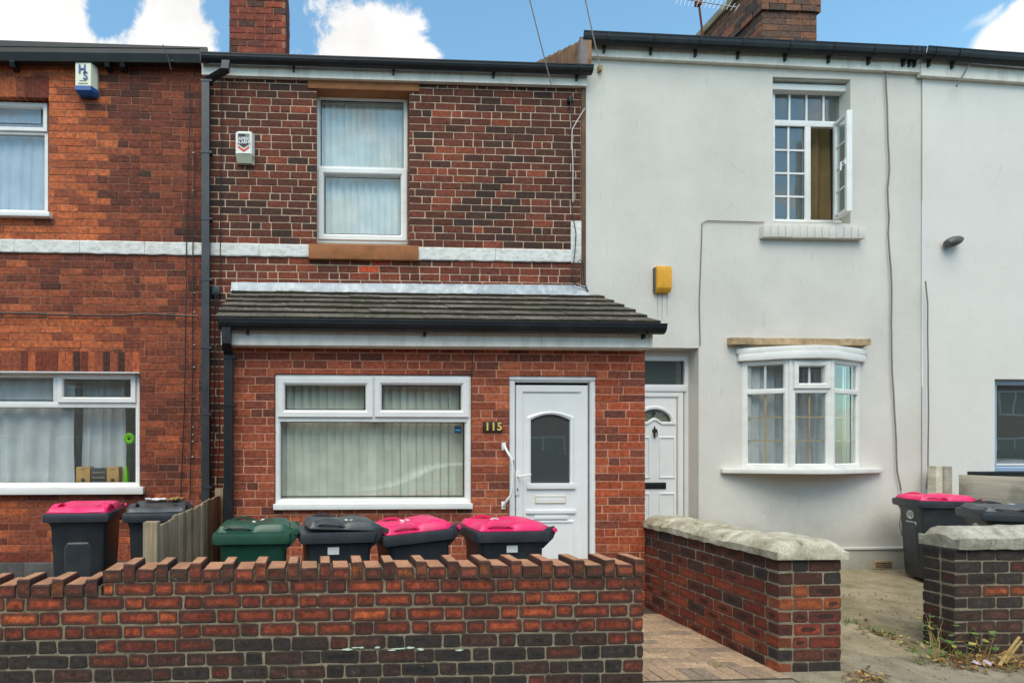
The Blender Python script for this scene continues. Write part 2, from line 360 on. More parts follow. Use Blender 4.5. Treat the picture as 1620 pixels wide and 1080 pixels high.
M = {}
M['brick_house'] = brick_mat('old_brick', .55, soot=.32, lime=.14)
M['brick_left'] = brick_mat('left_brick', .62, soot=.42, lime=.16)
M['brick_left_s'] = brick_mat('left_brick_small', .62, soot=.42, lime=.16, attr=True)
M['brick_house_s'] = brick_mat('old_brick_small', .50, soot=.25, lime=.12, attr=True)
M['brick_porch'] = brick_mat('porch_brick', .58, soot=.14, lime=.10)
M['brick_wall'] = brick_mat('wall_brick', .68, soot=.30, lime=.30, bscale=38, rim=.75)
M['brick_pier'] = brick_mat('pier_brick', .40, kiss=True, soot=.25, lime=.22, bscale=38, rim=.4)
M['mortar_cream'] = ground_mat('mortar_cream', S(214, 190, 164), S(178, 150, 126), 9, grain=.3)
M['mortar_left'] = ground_mat('mortar_left', S(176, 122, 96), S(128, 88, 70), 5, grain=.25)
M['mortar_porch'] = ground_mat('mortar_porch', S(214, 160, 132), S(180, 120, 96), 5, grain=.25)
M['mortar_wall'] = ground_mat('mortar_wall', S(160, 150, 126), S(120, 112, 94), 9, moss=S(98, 94, 74), grain=.6)
M['upvc'] = plain('upvc_white', (.80, .79, .765), .32, .5, .03, 3, dirt=((.50, .50, .46), .35, (3, 3, 9)))
M['upvc_door'] = plain('upvc_door', (.78, .78, .775), .30, .5, .02, 3, dirt=((.55, .55, .54), .25, (3, 3, 5)))
M['upvc_old'] = plain('upvc_old', (.77, .76, .72), .42, .45, .04, 5, dirt=((.40, .35, .29), .28, (5, 5, 12)))
M['black_plastic'] = plain('black_plastic', (.010, .011, .013), .42, .4, .15, 7, dirt=((.05, .05, .045), .3, 5))
M['grey_pipe'] = plain('grey_pipe', (.026, .032, .038), .40, .5, .12, 5, dirt=((.12, .12, .11), .3, 4))
M['fascia'] = plain('fascia_white', (.80, .76, .67), .45, .4, .05, 4, dirt=((.36, .33, .27), .55, (9, 9, 2)))
M['sandstone'] = plain('lintel_paint', S(162, 106, 68), .8, .3, .12, 7, (40, .4, .006), dirt=(S(112, 70, 44), .6, 5))
M['string'] = plain('string_paint', (.74, .74, .71), .75, .3, .05, 6, (16, .8, .012), dirt=((.40, .36, .28), .8, (14, 14, 22)))
M['lead'] = plain('lead', S(150, 160, 168), .55, .5, .12, 5, (7, .5, .012), metal=.25, dirt=((.62, .63, .62), .8, (10, 10, 4)))
M['tile'] = ground_mat('roof_tile', S(108, 101, 93), S(86, 81, 75), 5, moss=S(78, 76, 60), grain=.4, lichen=True, objvar=.22)
M['tile_front'] = ground_mat('tile_front', S(52, 48, 40), S(40, 38, 32), 9, moss=S(56, 54, 36), grain=.5)  # dark tile fronts: moss, with the shade of the face put into the colour
M['brick_top'] = ground_mat('brick_top', S(196, 146, 114), S(164, 116, 90), 9, moss=S(140, 112, 84), grain=.35)  # lighter coping tops: dust, and light from above put into the colour
M['tile_edge'] = ground_mat('tile_sand', S(170, 130, 98), S(120, 88, 66), 8, grain=.5)
M['slate'] = ground_mat('roof_dark', (.06, .058, .056), (.09, .085, .08), 3)
M['render_a'] = render_mat('render_cream', (.665, .635, .58), (.48, .455, .41), .58)
M['render_b'] = render_mat('render_white', (.70, .675, .63), (.57, .545, .505), .42)
M['plinth_w'] = render_mat('plinth_white', (.66, .65, .60), (.30, .28, .21), .8)
M['plinth'] = ground_mat('plinth_stone', (.07, .068, .066), (.13, .125, .12), 4)
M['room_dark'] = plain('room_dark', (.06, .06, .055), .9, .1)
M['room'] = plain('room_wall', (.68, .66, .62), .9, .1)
M['glass'] = glass_mat('window_glass', (.92, .95, .94), 2.2)
M['glass_teal'] = glass_mat('window_glass_teal', (.58, .72, .72), 3.2, fogged=.10)
M['glass_door'] = glass_mat('door_glass', (.55, .60, .55), 3.2, fogged=.15)
M['blind_blue'] = cloth_mat('blind_blue', (.88, .93, .92))
M['blind_green'] = cloth_mat('blind_green', (.82, .83, .70))
M['net'] = cloth_mat('net_curtain', (.80, .83, .84), .3)
M['net_blue'] = cloth_mat('net_blue', (.62, .70, .82), .25)
M['curtain_brown'] = cloth_mat('curtain_brown', S(146, 124, 88), .3)
M['alarm_cream'] = plain('alarm_cream', (.72, .72, .56), .4, .5, .03)
M['alarm_white'] = plain('alarm_white', (.80, .79, .74), .4, .5, .03)
M['alarm_yellow'] = plain('alarm_yellow', S(222, 160, 40), .5, .4, .08, 8, dirt=(S(120, 90, 30), .4, (20, 20, 6)))
M['blue'] = plain('alarm_blue', S(28, 84, 150), .45)
M['blue_dark'] = plain('alarm_blue_dark', S(12, 40, 86), .45)
M['ink'] = plain('black_print', (.015, .015, .018), .6)
M['ink_grey'] = plain('grey_print', (.18, .18, .16), .6)
M['red_ink'] = plain('red_print', S(214, 78, 56), .6)
M['white_ink'] = plain('white_print', (.80, .80, .80), .6)
M['gold'] = plain('gold_paint', S(220, 186, 104), .35, .5, .12, 30)
M['plaque'] = plain('plaque', S(48, 38, 26), .45, .5, .1, 20)
M['bin_grey'] = plain('bin_grey', (.028, .034, .042), .42, .5, .12, 4, (90, .12, .002), dirt=((.10, .10, .095), .35, (5, 5, 3)))
M['bin_slate'] = plain('bin_slate', (.050, .058, .066), .40, .5, .12, 4, (90, .12, .002), dirt=((.15, .15, .14), .35, 5))
M['bin_green'] = plain('bin_green', (.014, .072, .044), .40, .5, .15, 4, (90, .12, .002), dirt=((.10, .14, .11), .35, 5))
M['bin_pink'] = plain('bin_pink', S(232, 36, 106), .42, .45, .09, 4, (90, .1, .002), dirt=(S(206, 104, 124), .55, 7))
M['sticker'] = plain('sticker', (.76, .76, .74), .5, .5, .1, 30)
M['wood'] = wood_mat('fence_wood', S(176, 160, 132), S(120, 106, 86))
M['wood_y'] = wood_mat('fence_board', S(214, 208, 188), S(180, 174, 156), 'y')
M['coping'] = ground_mat('coping_stone', S(204, 198, 178), S(150, 142, 120), 9, moss=S(120, 110, 80), grain=.45, lichen=True)
M['coping_w'] = ground_mat('coping_white', S(196, 192, 178), S(142, 138, 124), 9, moss=S(112, 106, 84), grain=.45, lichen=True)
M['concrete'] = ground_mat('concrete', S(162, 150, 126), S(130, 120, 98), 5, moss=S(104, 98, 66), grain=.5)
M['concrete2'] = ground_mat('concrete_apron', S(156, 146, 126), S(130, 122, 104), 5, moss=S(108, 102, 76), grain=.5)
M['asphalt'] = ground_mat('asphalt', S(112, 106, 94), S(86, 82, 74), 4, grain=.7)
M['road'] = ground_mat('road', (.05, .05, .05), (.07, .07, .068), 3, grain=.6)
M['soil'] = ground_mat('soil', (.07, .055, .04), (.11, .09, .065), 6, grain=.6)
M['paver'] = brick_mat('paver', .3, soot=.25, lime=.25)
M['cable'] = plain('cable_black', (.016, .016, .017), .5)
M['cable_grey'] = plain('cable_grey', S(128, 116, 112), .6, .3, .1, 20)
M['cable_white'] = plain('cable_white', (.62, .62, .60), .5)
M['metal'] = plain('aerial_metal', (.40, .41, .43), .35, .5, .1, 9, metal=.8)
M['rust'] = plain('rust', S(110, 60, 44), .8, .3, .2, 12)
M['frame_blue'] = plain('frame_blue', S(150, 172, 196), .35, .5, .04)
M['gold_bar'] = plain('gold_bar', S(186, 162, 126), .5)
M['tan_lath'] = plain('tan_lath', S(184, 158, 124), .85, .2, .2, 8, (30, .6, .008), dirt=(S(96, 76, 52), .5, 12))
M['leaf'] = plain('weed_leaf', (.11, .19, .04), .6, .3, .3, 20)
M['leaf_y'] = plain('weed_yellow', (.36, .30, .07), .6, .3, .3, 20)
M['litter'] = plain('dead_leaf', S(138, 98, 58), .8, .2, .45, 18)
M['straw'] = plain('dry_stem', S(176, 150, 96), .8, .2, .3, 14)
M['lime_green'] = plain('lime_green', S(120, 196, 30), .5)
M['card'] = plain('speaker_wood', S(190, 150, 100), .6, .3, .1, 20)
M['grey_dark'] = plain('grey_dark', (.08, .08, .08), .5)
M['car_white'] = plain('car_white', (.78, .79, .80), .2, .5, .01, coat=.6)
M['hedge'] = plain('hedge_leaf', (.035, .07, .02), .7, .3, .4, 12)
M['skin'] = plain('skin', (.50, .30, .22), .6)
M['shirt'] = plain('shirt', S(160, 190, 215), .8)
M['trousers'] = plain('trousers', (.04, .05, .08), .8)
M['terracotta'] = plain('terracotta', S(120, 62, 46), .85, .2, .2, 14)
# ---------------------------------------------------------------- bricks
BRICK = {}
def brick_geo(L, H, D, worn, var):
    rnd = random.Random(hash((round(L*1000), round(H*1000), worn, var)))
    r, ch = (.010, .0048) if worn else (.0045, .003)
    j = .0042 if worn else .0014
    def octo(i, y, jit):
        x1, z1 = L/2-i, H/2-i; c = min(r, H/3)
        pts = [(-x1+c, -z1), (x1-c, -z1), (x1, -z1+c), (x1, z1-c), (x1-c, z1), (-x1+c, z1), (-x1, z1-c), (-x1, -z1+c)]
        return [(x+rnd.uniform(-jit, jit), y, z+rnd.uniform(-jit, jit)) for x, z in pts]
    back = octo(0, D, 0); mid = octo(0, ch, j); front = octo(ch, rnd.uniform(0, j*.6), j)
    v = back+mid+front; f = []
    for o in (0, 8):
        for i in range(8): f.append((o+i, o+(i+1) % 8, o+8+(i+1) % 8, o+8+i))
    f.append(tuple(16+i for i in range(8)))
    return v, f
def brick_mesh(L, H, D, worn, mat):
    k = (round(L/.006), round(H/.004), D, worn, random.randrange(4), mat)
    if k not in BRICK:
        v, f = brick_geo(k[0]*.006, k[1]*.004, D, worn, k[4])
        me = bpy.data.meshes.new('brick'); me.from_pydata(v, [], f); me.update(); me.materials.append(M[mat]); BRICK[k] = me
    return BRICK[k]

def courses(bond, n, a0, a1):
    """joint positions of course n between a0 and a1"""
    seq, phase = bond(n); per = sum(seq)
    a = phase + math.floor((a0-phase)/per)*per - per; cuts = []; i = 0
    while a < a1:
        if a0+.045 < a < a1-.045: cuts.append(a)
        a += seq[i % len(seq)]; i += 1
    return cuts

def brick_field(root, O, rz, zs, bond, ext, holes, colour, worn, mat, small_mat=None, limit=300, D=.11, joint=.010, proud=.002, small_name='brickwork', skip=None):
    """lay bricks; each full enough brick a part called brick, the rest past the limit joined"""
    out = []; o0 = org(root)
    dx, dy = math.cos(rz), math.sin(rz)
    for n in range(len(zs)-1):
        za, zb = zs[n], zs[n+1]; e0, e1 = ext(n)
        cutx = sorted({e0, e1} | {min(max(h[i], e0), e1) for h in holes for i in (0, 1)})
        spans = []
        for p, q in zip(cutx, cutx[1:]):
            if q-p < .004: continue
            m = (p+q)/2; lo, hi = za, zb; lo_c = hi_c = False
            for h in holes:
                if h[0] < m < h[1] and h[2] < hi and h[3] > lo:
                    below, above = h[2]-lo, hi-h[3]
                    if below >= above: hi = h[2]; hi_c = True
                    else: lo = h[3]; lo_c = True
            if hi-lo < .022: continue
            if spans and abs(spans[-1][1]-p) < 1e-6 and abs(spans[-1][2]-lo) < 1e-6 and abs(spans[-1][3]-hi) < 1e-6: spans[-1][1] = q
            else: spans.append([p, q, lo, hi, lo_c, hi_c])
        for p, q, lo, hi, lc, hc in spans:
            cuts = [p]+courses(bond, n, p, q)+[q]
            zl, zh = lo+(0 if lc else joint/2), hi-(0 if hc else joint/2)
            for i in range(len(cuts)-1):
                l = cuts[i]+(0 if i == 0 else joint/2); r = cuts[i+1]-(0 if i == len(cuts)-2 else joint/2)
                if worn: l += random.uniform(-.003, .003) if i else 0
                if r-l < .02: continue
                a, z = (l+r)/2, (zl+zh)/2
                x, y = O[0]+a*dx, O[1]+a*dy
                if skip and skip(a, z): continue
                pr = random.uniform(-proud, proud)
                c = colour(a, z, n, r-l, *proj(x, y, z))
                jit = 1+random.uniform(-.13, .13)
                out.append(((r-l)*(zh-zl), x-dy*-pr, y+dx*pr, z, r-l, zh-zl, tuple(min(.9, k*jit) for k in c), proj(x, y, z)))
    def inframe(t): return -40 < t[7][0] < 1660 and -30 < t[7][1] < 1110
    out.sort(key=lambda t: (not inframe(t), -t[0]))
    keep, rest = (out[:limit], out[limit:])
    for ar, x, y, z, l, h, c, _ in keep:
        wz = .004*mnoise.noise(Vector((x*1.6+y, z*9, 2))) if worn else .0015*mnoise.noise(Vector((x*1.2, z*9, 2)))
        ob = link('brick', brick_mesh(l, h, D, worn, mat), root, (x-o0.x, y-o0.y, z-o0.z+wz), rz+random.uniform(-.004, .004), c)
        ob.rotation_euler.y = random.gauss(0, .008 if worn else .004)
    if rest:
        V, Fc, Cc = [], [], []
        for ar, x, y, z, l, h, c, _ in rest:
            v, f = brick_geo(l, h, D, worn, random.randrange(6)); n = len(V)
            for q in v: V.append((x-o0.x+q[0]*dx-q[1]*dy, y-o0.y+q[0]*dy+q[1]*dx, z-o0.z+q[2])); Cc.append((*c, 1))
            Fc += [tuple(n+i for i in t) for t in f]
        me = bpy.data.meshes.new(small_name); me.from_pydata(V, [], Fc); me.update(); me.materials.append(M[small_mat])
        at = me.color_attributes.new('Col', 'FLOAT_COLOR', 'POINT')
        at.data.foreach_set('color', [k for c in Cc for k in c])
        link(small_name, me, root, kind='stuff')

def soldier(root, x0, x1, z0, z1, Y, n, colour, mat, worn=False):
    wdt = (x1-x0)/n; o0 = org(root)
    for i in range(n):
        x = x0+(i+.5)*wdt
        link('brick', brick_mesh(wdt-.009, z1-z0-.004, .11, worn, mat), root, (x-o0.x, Y-o0.y+random.uniform(-.003, .001), (z0+z1)/2-o0.z), 0, colour(i))

def wall_holes(root, name, mat, Y, x0, x1, z0, z1, holes, depth=.22, grow=.004, kind=None):
    hs = [(a-grow, b+grow, c-grow, d+grow) for a, b, c, d in holes]
    xs = sorted({x0, x1} | {v for h in hs for v in h[:2] if x0 < v < x1}); zs = sorted({z0, z1} | {v for h in hs for v in h[2:] if z0 < v < z1})
    b = MB()
    for xa, xb in zip(xs, xs[1:]):
        for za, zb in zip(zs, zs[1:]):
            mx, mz = (xa+xb)/2, (za+zb)/2
            if any(h[0] < mx < h[1] and h[2] < mz < h[3] for h in hs): continue
            b.quad((xa, Y, za), (xb, Y, za), (xb, Y, zb), (xa, Y, zb))
    for a, c, d, e in hs:
        Yb = Y+depth
        b.quad((a, Y, d), (a, Yb, d), (a, Yb, e), (a, Y, e)); b.quad((c, Y, d), (c, Y, e), (c, Yb, e), (c, Yb, d))
        b.quad((a, Y, e), (a, Yb, e), (c, Yb, e), (c, Y, e)); b.quad((a, Y, d), (c, Y, d), (c, Yb, d), (a, Yb, d))
    return b.build(name, mat, root, kind=kind)
def room(root, h, Y, depth=1.3, mat='room'):
    a, c, d, e = h; b = MB(); y0, y1 = Y, Y+depth
    b.quad((a, y0, d), (a, y1, d), (a, y1, e), (a, y0, e)); b.quad((c, y0, d), (c, y0, e), (c, y1, e), (c, y1, d))
    b.quad((a, y0, e), (a, y1, e), (c, y1, e), (c, y0, e)); b.quad((a, y0, d), (c, y0, d), (c, y1, d), (a, y1, d))
    b.quad((a, y1, d), (c, y1, d), (c, y1, e), (a, y1, e))
    b.build('room', M[mat], root)

# window building: everything in world coordinates, front of the outer frame at Y
FR = lambda w, Y, d=.06, lip=.018: [(0, Y+d), (0, Y+.004), (.004, Y), (w-lip, Y), (w-lip*.55, Y+.006), (w-.002, Y+.020), (w, Y+.024), (w, Y+d)]
def frame(parent, name, r, w, Y, mat='upvc', d=.06, lip=.018):
    return MB().ring(*r, FR(w, Y, d, lip)).build(name, M[mat], parent)
def pane(parent, r, Y, mat='glass', grow=.006):
    MB().ring(r[0]-grow, r[1]+grow, r[2]-grow, r[3]+grow, [(0, Y-.004), (.0115, Y-.004), (.0115, Y-.0005), (0, Y-.0005)]).build('gasket', M['black_plastic'], parent)
    return MB().box(r[0]-grow, r[1]+grow, Y, Y+.006, r[2]-grow, r[3]+grow).build('pane', M[mat], parent)
def bar(parent, name, r, Y0, Y1, mat='upvc', bevel=.003):
    return MB().box(r[0], r[1], Y0, Y1, r[2], r[3]).build(name, M[mat], parent, bevel=bevel)

def gutter(root, x0, z0, x1, z1, Y, h=.10, w=.11, mat='black_plastic', name='gutter', brackets=(), drop=.07, square=False):
    """half-round (or ogee) gutter falling slightly from one end to the other"""
    if square: prof = [(-w, 0), (-w, -.012), (-w+.006, -.012), (-w+.006, -h*.45), (-w+.03, -h), (0, -h), (0, 0), (-.006, 0), (-.006, -h+.008), (-w+.036, -h+.008), (-w+.014, -h*.45), (-w+.014, 0)]
    else:
        n = 9; prof = [(-w/2+w/2*math.cos(math.pi*k/n+math.pi), -h*math.sin(math.pi*k/n)**.8) for k in range(n+1)]
        prof = [(-w-.004, 0), (-w-.004, -.012)]+[(a, c) for a, c in prof]+[(.0, 0)]+[(-.008, 0)]+[(-w/2+(w/2-.008)*math.cos(math.pi*k/n), -(h-.008)*math.sin(math.pi*k/n)**.8) for k in range(1, n)]
    loops = [[(x, Y+p, z+q) for p, q in prof] for x, z in ((x0, z0), (x1, z1))]
    g = MB().loft(loops).build(name, M[mat], root)
    for t in brackets:
        x = x0+(x1-x0)*t; z = z0+(z1-z0)*t
        if square: MB().box(x-.012, x+.012, Y-w-.008, Y+.002, z-h-.012, z-h+.002).build('bracket', M[mat], root); continue
        n = 8; pr = [(-w/2-(w/2+.006)*math.cos(math.pi*k/n), -(h+.006)*math.sin(math.pi*k/n)**.8) for k in range(n+1)]
        inner = [(-w/2-(w/2)*math.cos(math.pi*k/n), -(h)*math.sin(math.pi*k/n)**.8+.001) for k in reversed(range(n+1))]
        mb = MB().prism([(Y+p, z+q) for p, q in pr+inner], x-.014, x+.014)
        mb.box(x-.011, x+.011, Y-.03, Y+.012, z-h-drop*.6, z-h+.05); mb.build('bracket', M[mat], root)
    return g

def pick(*ws):
    cols = [c for c, k in ws]; wt = [k for c, k in ws]
    return random.choices(cols, wt)[0]
def drift(pal, x, z, seed, sc=1.0, spread=.20, lo=.0, hi=1.0):
    """palette runs light to dark; neighbouring bricks are alike, with strays"""
    n = .62*mnoise.noise(Vector((x*1.1*sc, z*1.7*sc, seed)))+.36*mnoise.noise(Vector((x*3.1*sc, z*4.3*sc, seed+9)))
    t = .5+.75*n+random.gauss(0, spread); t = lo+(hi-lo)*min(1, max(0, t)); i = min(len(pal)-1.001, t*(len(pal)-1)); k = int(i); f = i-k
    return tuple(p*(1-f)+q*f for p, q in zip(pal[k], pal[k+1]))
D_ = lambda c: tuple(x/.80 for x in c)
RED, BROWN, DARK, BLACK = S(122, 60, 48), S(102, 57, 47), S(78, 52, 46), S(62, 49, 46)
ORANGE, ORANGE2, RUSTY = S(198, 108, 70), S(182, 96, 64), S(154, 82, 62)

# ================================================================= ground
PATH_Z = -.16
g = MB().quad((-60, -60, -.32), (60, -60, -.32), (60, 60, -.32), (-60, 60, -.32)).build('ground', M['road']); tag(g, kind='structure')
g = MB().box(-40, 40, -5.6, Y_(3.62), -.34, -.19).build('pavement', M['asphalt']); tag(g, kind='structure')
g = MB().box(-40, 40, -5.75, -5.604, -.36, -.195).build('kerb', M['concrete2']); tag(g, kind='structure')
g = MB().box(-9, X_(237, 4.05), Y_(3.6), .4, -.4, -.01).build('left_garden', M['soil']); tag(g, kind='structure')
g = MB().box(X_(237, 4.05)+.002, 2.14, Y_(3.6), .4, -.4, PATH_Z-.02).build('yard', M['concrete']); tag(g, kind='structure')
# the concrete drive between the white house and its gate: falls from the wall to the pavement
nx, ny = 30, 24; V, Fs = [], []
xa, xb = 3.42, 7.72
for j in range(ny+1):
    for i in range(nx+1):
        x = xa+(xb-xa)*i/nx; t = j/ny; yo = 6.86-(6.86-4.32)*t
        z = -.165*t**.9 + .012*mnoise.noise(Vector((x*1.3, yo*1.3, 0)))
        V.append((x, Y_(yo), z))
for j in range(ny):
    for i in range(nx): a = j*(nx+1)+i; Fs.append((a, a+nx+1, a+nx+2, a+1))
me = bpy.data.meshes.new('drive'); me.from_pydata(V, [], Fs); me.materials.append(M['concrete']); me.update()
tag(link('drive', me), kind='structure')
g = MB()
g.poly([(3.42, Y_(4.33), -.150), (7.9, Y_(4.33), -.150), (7.9, Y_(3.60), -.186), (3.42, Y_(3.60), -.186)]); g.poly([(3.42, Y_(4.33), -.4), (3.42, Y_(4.33), -.150), (7.9, Y_(4.33), -.150), (7.9, Y_(4.33), -.4)])
tag(g.build('drive_apron', M['concrete2']), kind='structure')
MB().box(7.72, 14, Y_(4.36), .3, -.4, -.06).build('far_drive', M['concrete'])['kind'] = 'structure'
tag(MB().box(2.15, 3.42, Y_(3.60), Y_(4.0), -.3, PATH_Z-.012).build('path_edge', M['concrete2'], bevel=.006), kind='structure')

# block paved path: stretcher rows, then one row laid the other way at the gate
path = MB().box(2.141, 3.42, Y_(4.003), .3, -.4, PATH_Z-.008).build('paved_path', M['soil']); tag(path, kind='structure')
def paver_mesh(a, b, k):
    key = ('paver', a, b, k)
    if key not in BRICK:
        rnd = random.Random(k); c = .004
        lp = lambda i, z: [(-a/2+i, -b/2+i, z+rnd.uniform(-.001, .001)), (a/2-i, -b/2+i, z), (a/2-i, b/2-i, z+rnd.uniform(-.001, .001)), (-a/2+i, b/2-i, z)]
        BRICK[key] = MB().loft([lp(0, -.05), lp(0, -c), lp(c, 0)]).mesh('paver', M['paver'])
    return BRICK[key]
pav = lambda: pick((S(164, 140, 122), 4), (S(148, 128, 113), 3), (S(176, 150, 130), 2), (S(134, 119, 109), 1))
yo = 4.01
for i in range(12):
    x = 2.15+.053+i*.106
    link('paver', paver_mesh(.099, .206, i % 3), path, (x, Y_(yo+.105), PATH_Z+random.uniform(-.002, .002)), random.uniform(-.01, .01), pav())
yo += .214
for row in range(13):
    off = (row % 2)*.106
    x = 2.15-off
    while x < 3.40:
        a, b2 = max(x, 2.145), min(x+.206, 3.405)
        if b2-a > .05:
            link('paver', paver_mesh(round(b2-a, 2), .099, row % 3), path, ((a+b2)/2, Y_(yo+.05), PATH_Z+random.uniform(-.003, .002)), random.uniform(-.01, .01), pav())
        x += .213
    yo += .1065

# ================================================================= left red brick house
YH = 0.0
lh = empty('brick_house', 'red brick terraced house with orange brick patches round its windows and no porch', 'house', (-3, 0, 0))
xL, xJ = -8.2, X_(331, YC)
ST0, ST1 = 3.757, 3.905
up = rect(-90, 153, 77, 337, YC); lo = rect(-160, 587, 221.5, 771, YC)
lo_l = (X_(-160, YC), X_(221, YC), lo[3], Z_(110, 556, YC)); up_l = (X_(-90, YC), X_(77, YC), up[3], Z_(40, 121, YC))
eave_l = Z_(150, 97, YC)+.05
plz = Z_(40, 889, YC)
wall_holes(lh, 'wall', M['mortar_left'], YH+.005, xL, xJ, -.1, eave_l, [up, lo])
CHL = .0845
zsl = [ST0-CHL*i for i in range(60)]; zsl = sorted([z for z in zsl if z > plz-.02]); zsl[0] = plz
zsu = []; z = ST1
while z < eave_l: zsu.append(z); z += CHL
zsu.append(z)
def run_bond(L, off=0.):
    def f(n):
        if n % 5 == 3: return [L*.52, L], off+.13*(n % 3)
        return [L], off+(L/2 if n % 2 else 0)+.02*math.sin(n*1.7)
    return f
PAL_L = [S(176, 96, 66), S(156, 84, 60), S(142, 76, 58), S(128, 68, 54), S(114, 62, 51), S(98, 57, 49), S(78, 52, 47)]
def col_left(a, z, n, l, px, py):
    edge = 175 if n % 2 else 146
    if py < 384:
        if px < edge and (px > 70 or py > 335 or py < 120): return pick((ORANGE, 6), (ORANGE2, 5), (RUSTY, 2))
        return drift(PAL_L, a, z, 21, 1, .20, .15, 1)
    if 503 < py < 562: return pick((ORANGE, 4), (ORANGE2, 4), (RUSTY, 2)) if px < 170+20*(n % 2) else drift(PAL_L, a, z, 23, 1, .2, .0, .8)
    if py > 780: return pick((RUSTY, 4), (ORANGE2, 3), (RED, 3))
    if py < 500 and px < 220: return drift(PAL_L, a, z, 25, 1, .24, .0, .85)
    return drift(PAL_L, a, z, 27, 1, .22, .0, .9)
holes = [up, lo, lo_l, up_l]
allz = zsl+[ST0]
SEGL = []
brick_field(lh, (0, YH), 0, zsl if abs(zsl[-1]-ST0) < 1e-6 else zsl+[ST0], run_bond(.242, .03), lambda n: (xL+3.2, xJ), holes, col_left, False, 'brick_left', 'brick_left_s', 160, joint=.009, small_name='brickwork')
brick_field(lh, (0, YH), 0, zsu, run_bond(.242, .09), lambda n: (xL+3.2, xJ), holes, col_left, False, 'brick_left', 'brick_left_s', 90, joint=.009, small_name='brickwork')
nS = 32; soldier(lh, lo_l[0], lo_l[1], lo_l[2], lo_l[3], YH, nS, lambda i: pick((RUSTY, 5), (DARK, 1.6), (ORANGE2, 3), (RED, 3)), 'brick_left')
soldier(lh, up_l[0], up_l[1], up_l[2], up_l[3], YH, 13, lambda i: pick((RUSTY, 4), (ORANGE2, 3), (RED, 3)), 'brick_left')
def string_course(root, x0, x1, z0, z1, Y, n):
    for i in range(n):
        a, b2 = x0+(x1-x0)*i/n, x0+(x1-x0)*(i+1)/n; mb = MB(); k = 14; loops = []
        for j in range(k+1):
            x = a+.002+(b2-a-.004)*j/k
            w0 = .010*mnoise.noise(Vector((x*9, z0*3, 1))); w1 = .004*mnoise.noise(Vector((x*9, z1*3, 5))); yy = Y-.022+.006*mnoise.noise(Vector((x*6, 3, z0)))
            loops.append([(x, Y+.05, z0+w0), (x, yy+.004, z0+w0), (x, yy, z0+w0+.010), (x, yy, z1+w1-.010), (x, yy+.006, z1+w1), (x, Y+.05, z1+w1)])
        mb.loft(loops).build('string_course', M['string'], root)
string_course(lh, xL+3.2, xJ, ST0, ST1, YH, 5)
for i, (a, b2) in enumerate(((-5.2, -3.4), (-3.398, xJ))):
    MB().box(a, b2, -.06, .2, -.1, plz).build('plinth', M['plinth'], lh, bevel=.008)
# roof, gutter and the timber ends below it
def roof(root, x0, x1, ze, mat='slate', over=.03, pitch=R(26), depth=3.6):
    t = math.tan(pitch); mb = MB()
    mb.prism([(-over, ze-over*t), (depth, ze+depth*t), (depth*2, ze), (depth*2, ze-.12), (depth, ze+depth*t-.12), (-over, ze-over*t-.10)], x0, x1)
    return mb.build('roof', M[mat], root)
roof(lh, xL, xJ-.02, eave_l+.03)
gl0, gl1 = Z_(0, 73.5, 6.70), Z_(312, 77, 6.70)
xg0, xg1 = X_(0, 6.70), X_(316, 6.70)
dxg = (gl1-gl0)/(xg1-xg0)
gutter(lh, xL, gl0+(xL-xg0)*dxg, xg1, gl1, -.06, .155, .10, square=True, brackets=[.955])
MB().box(xL, xJ-.012, -.055, -.012, eave_l-.075, eave_l+.12).build('soffit_board', M['black_plastic'], lh)
for px in (22, 171, 195):
    x = X_(px, 6.76); z = Z_(px, 97, 6.76)
    MB().prism([(-.13, z+.02), (-.13, z-.035), (-.11, z-.085), (-.012, z-.085), (-.012, z+.02)], x-.028, x+.028).build('rafter_end', M['rust' if False else 'black_plastic'], lh)

# upper window of the left house
def pxr(a, b, c, d, Yo): return rect(a, b, c, d, Yo)
Yw = 6.94; yw = Y_(Yw)
ou = pxr(-90, 157, 76, 337, Yw)
wn = frame(lh, 'window', ou, .05, yw)
frame(wn, 'sash', pxr(-90, 161, 74.5, 206, Yw-.02), .055, yw-.022)
pane(wn, pxr(-80, 168, 64.5, 193.5, Yw), yw+.02)
zb = pxr(0, 204, 10, 212, Yw); bar(wn, 'transom', (ou[0]+.01, ou[1]-.012, zb[2], zb[3]), yw+.001, yw+.05)
pane(wn, pxr(-85, 211, 70, 333, Yw), yw+.03)
r = pxr(-95, 335, 80, 342.5, 6.80); bar(wn, 'sill', r, -.075, .12, bevel=.006)
room(lh, up, .22)
def curtain(name, label, x0, x1, z0, z1, Y, mat, waves, amp=.025, gap=None):
    mb = MB(); n = int(waves*8); V = []; f = []; m = 6
    for j in range(m+1):
        for i in range(n+1):
            x = x0+(x1-x0)*i/n; t = j/m
            V.append((x+.01*math.sin(i*.9+j), Y+amp*(.6+.4*t)*math.sin(2*math.pi*waves*i/n+.7*math.sin(i*.35)+.4*t)+.012*mnoise.noise(Vector((x*3, t*2, Y))), z1+(z0-z1)*t))
    for j in range(m):
        for i in range(n): a = j*(n+1)+i; f.append((a, a+1, a+n+2, a+n+1))
    mb.v = V; mb.f = f; o = mb.build(name, M[mat], None, smooth=True); tag(o, label, 'curtain'); return o
curtain('net_curtain', 'pale blue net curtain in the upper window of the red brick house', up[0], up[1]-.02, up[2]+.02, up[3]-.03, .20, 'net_blue', 9, .010)

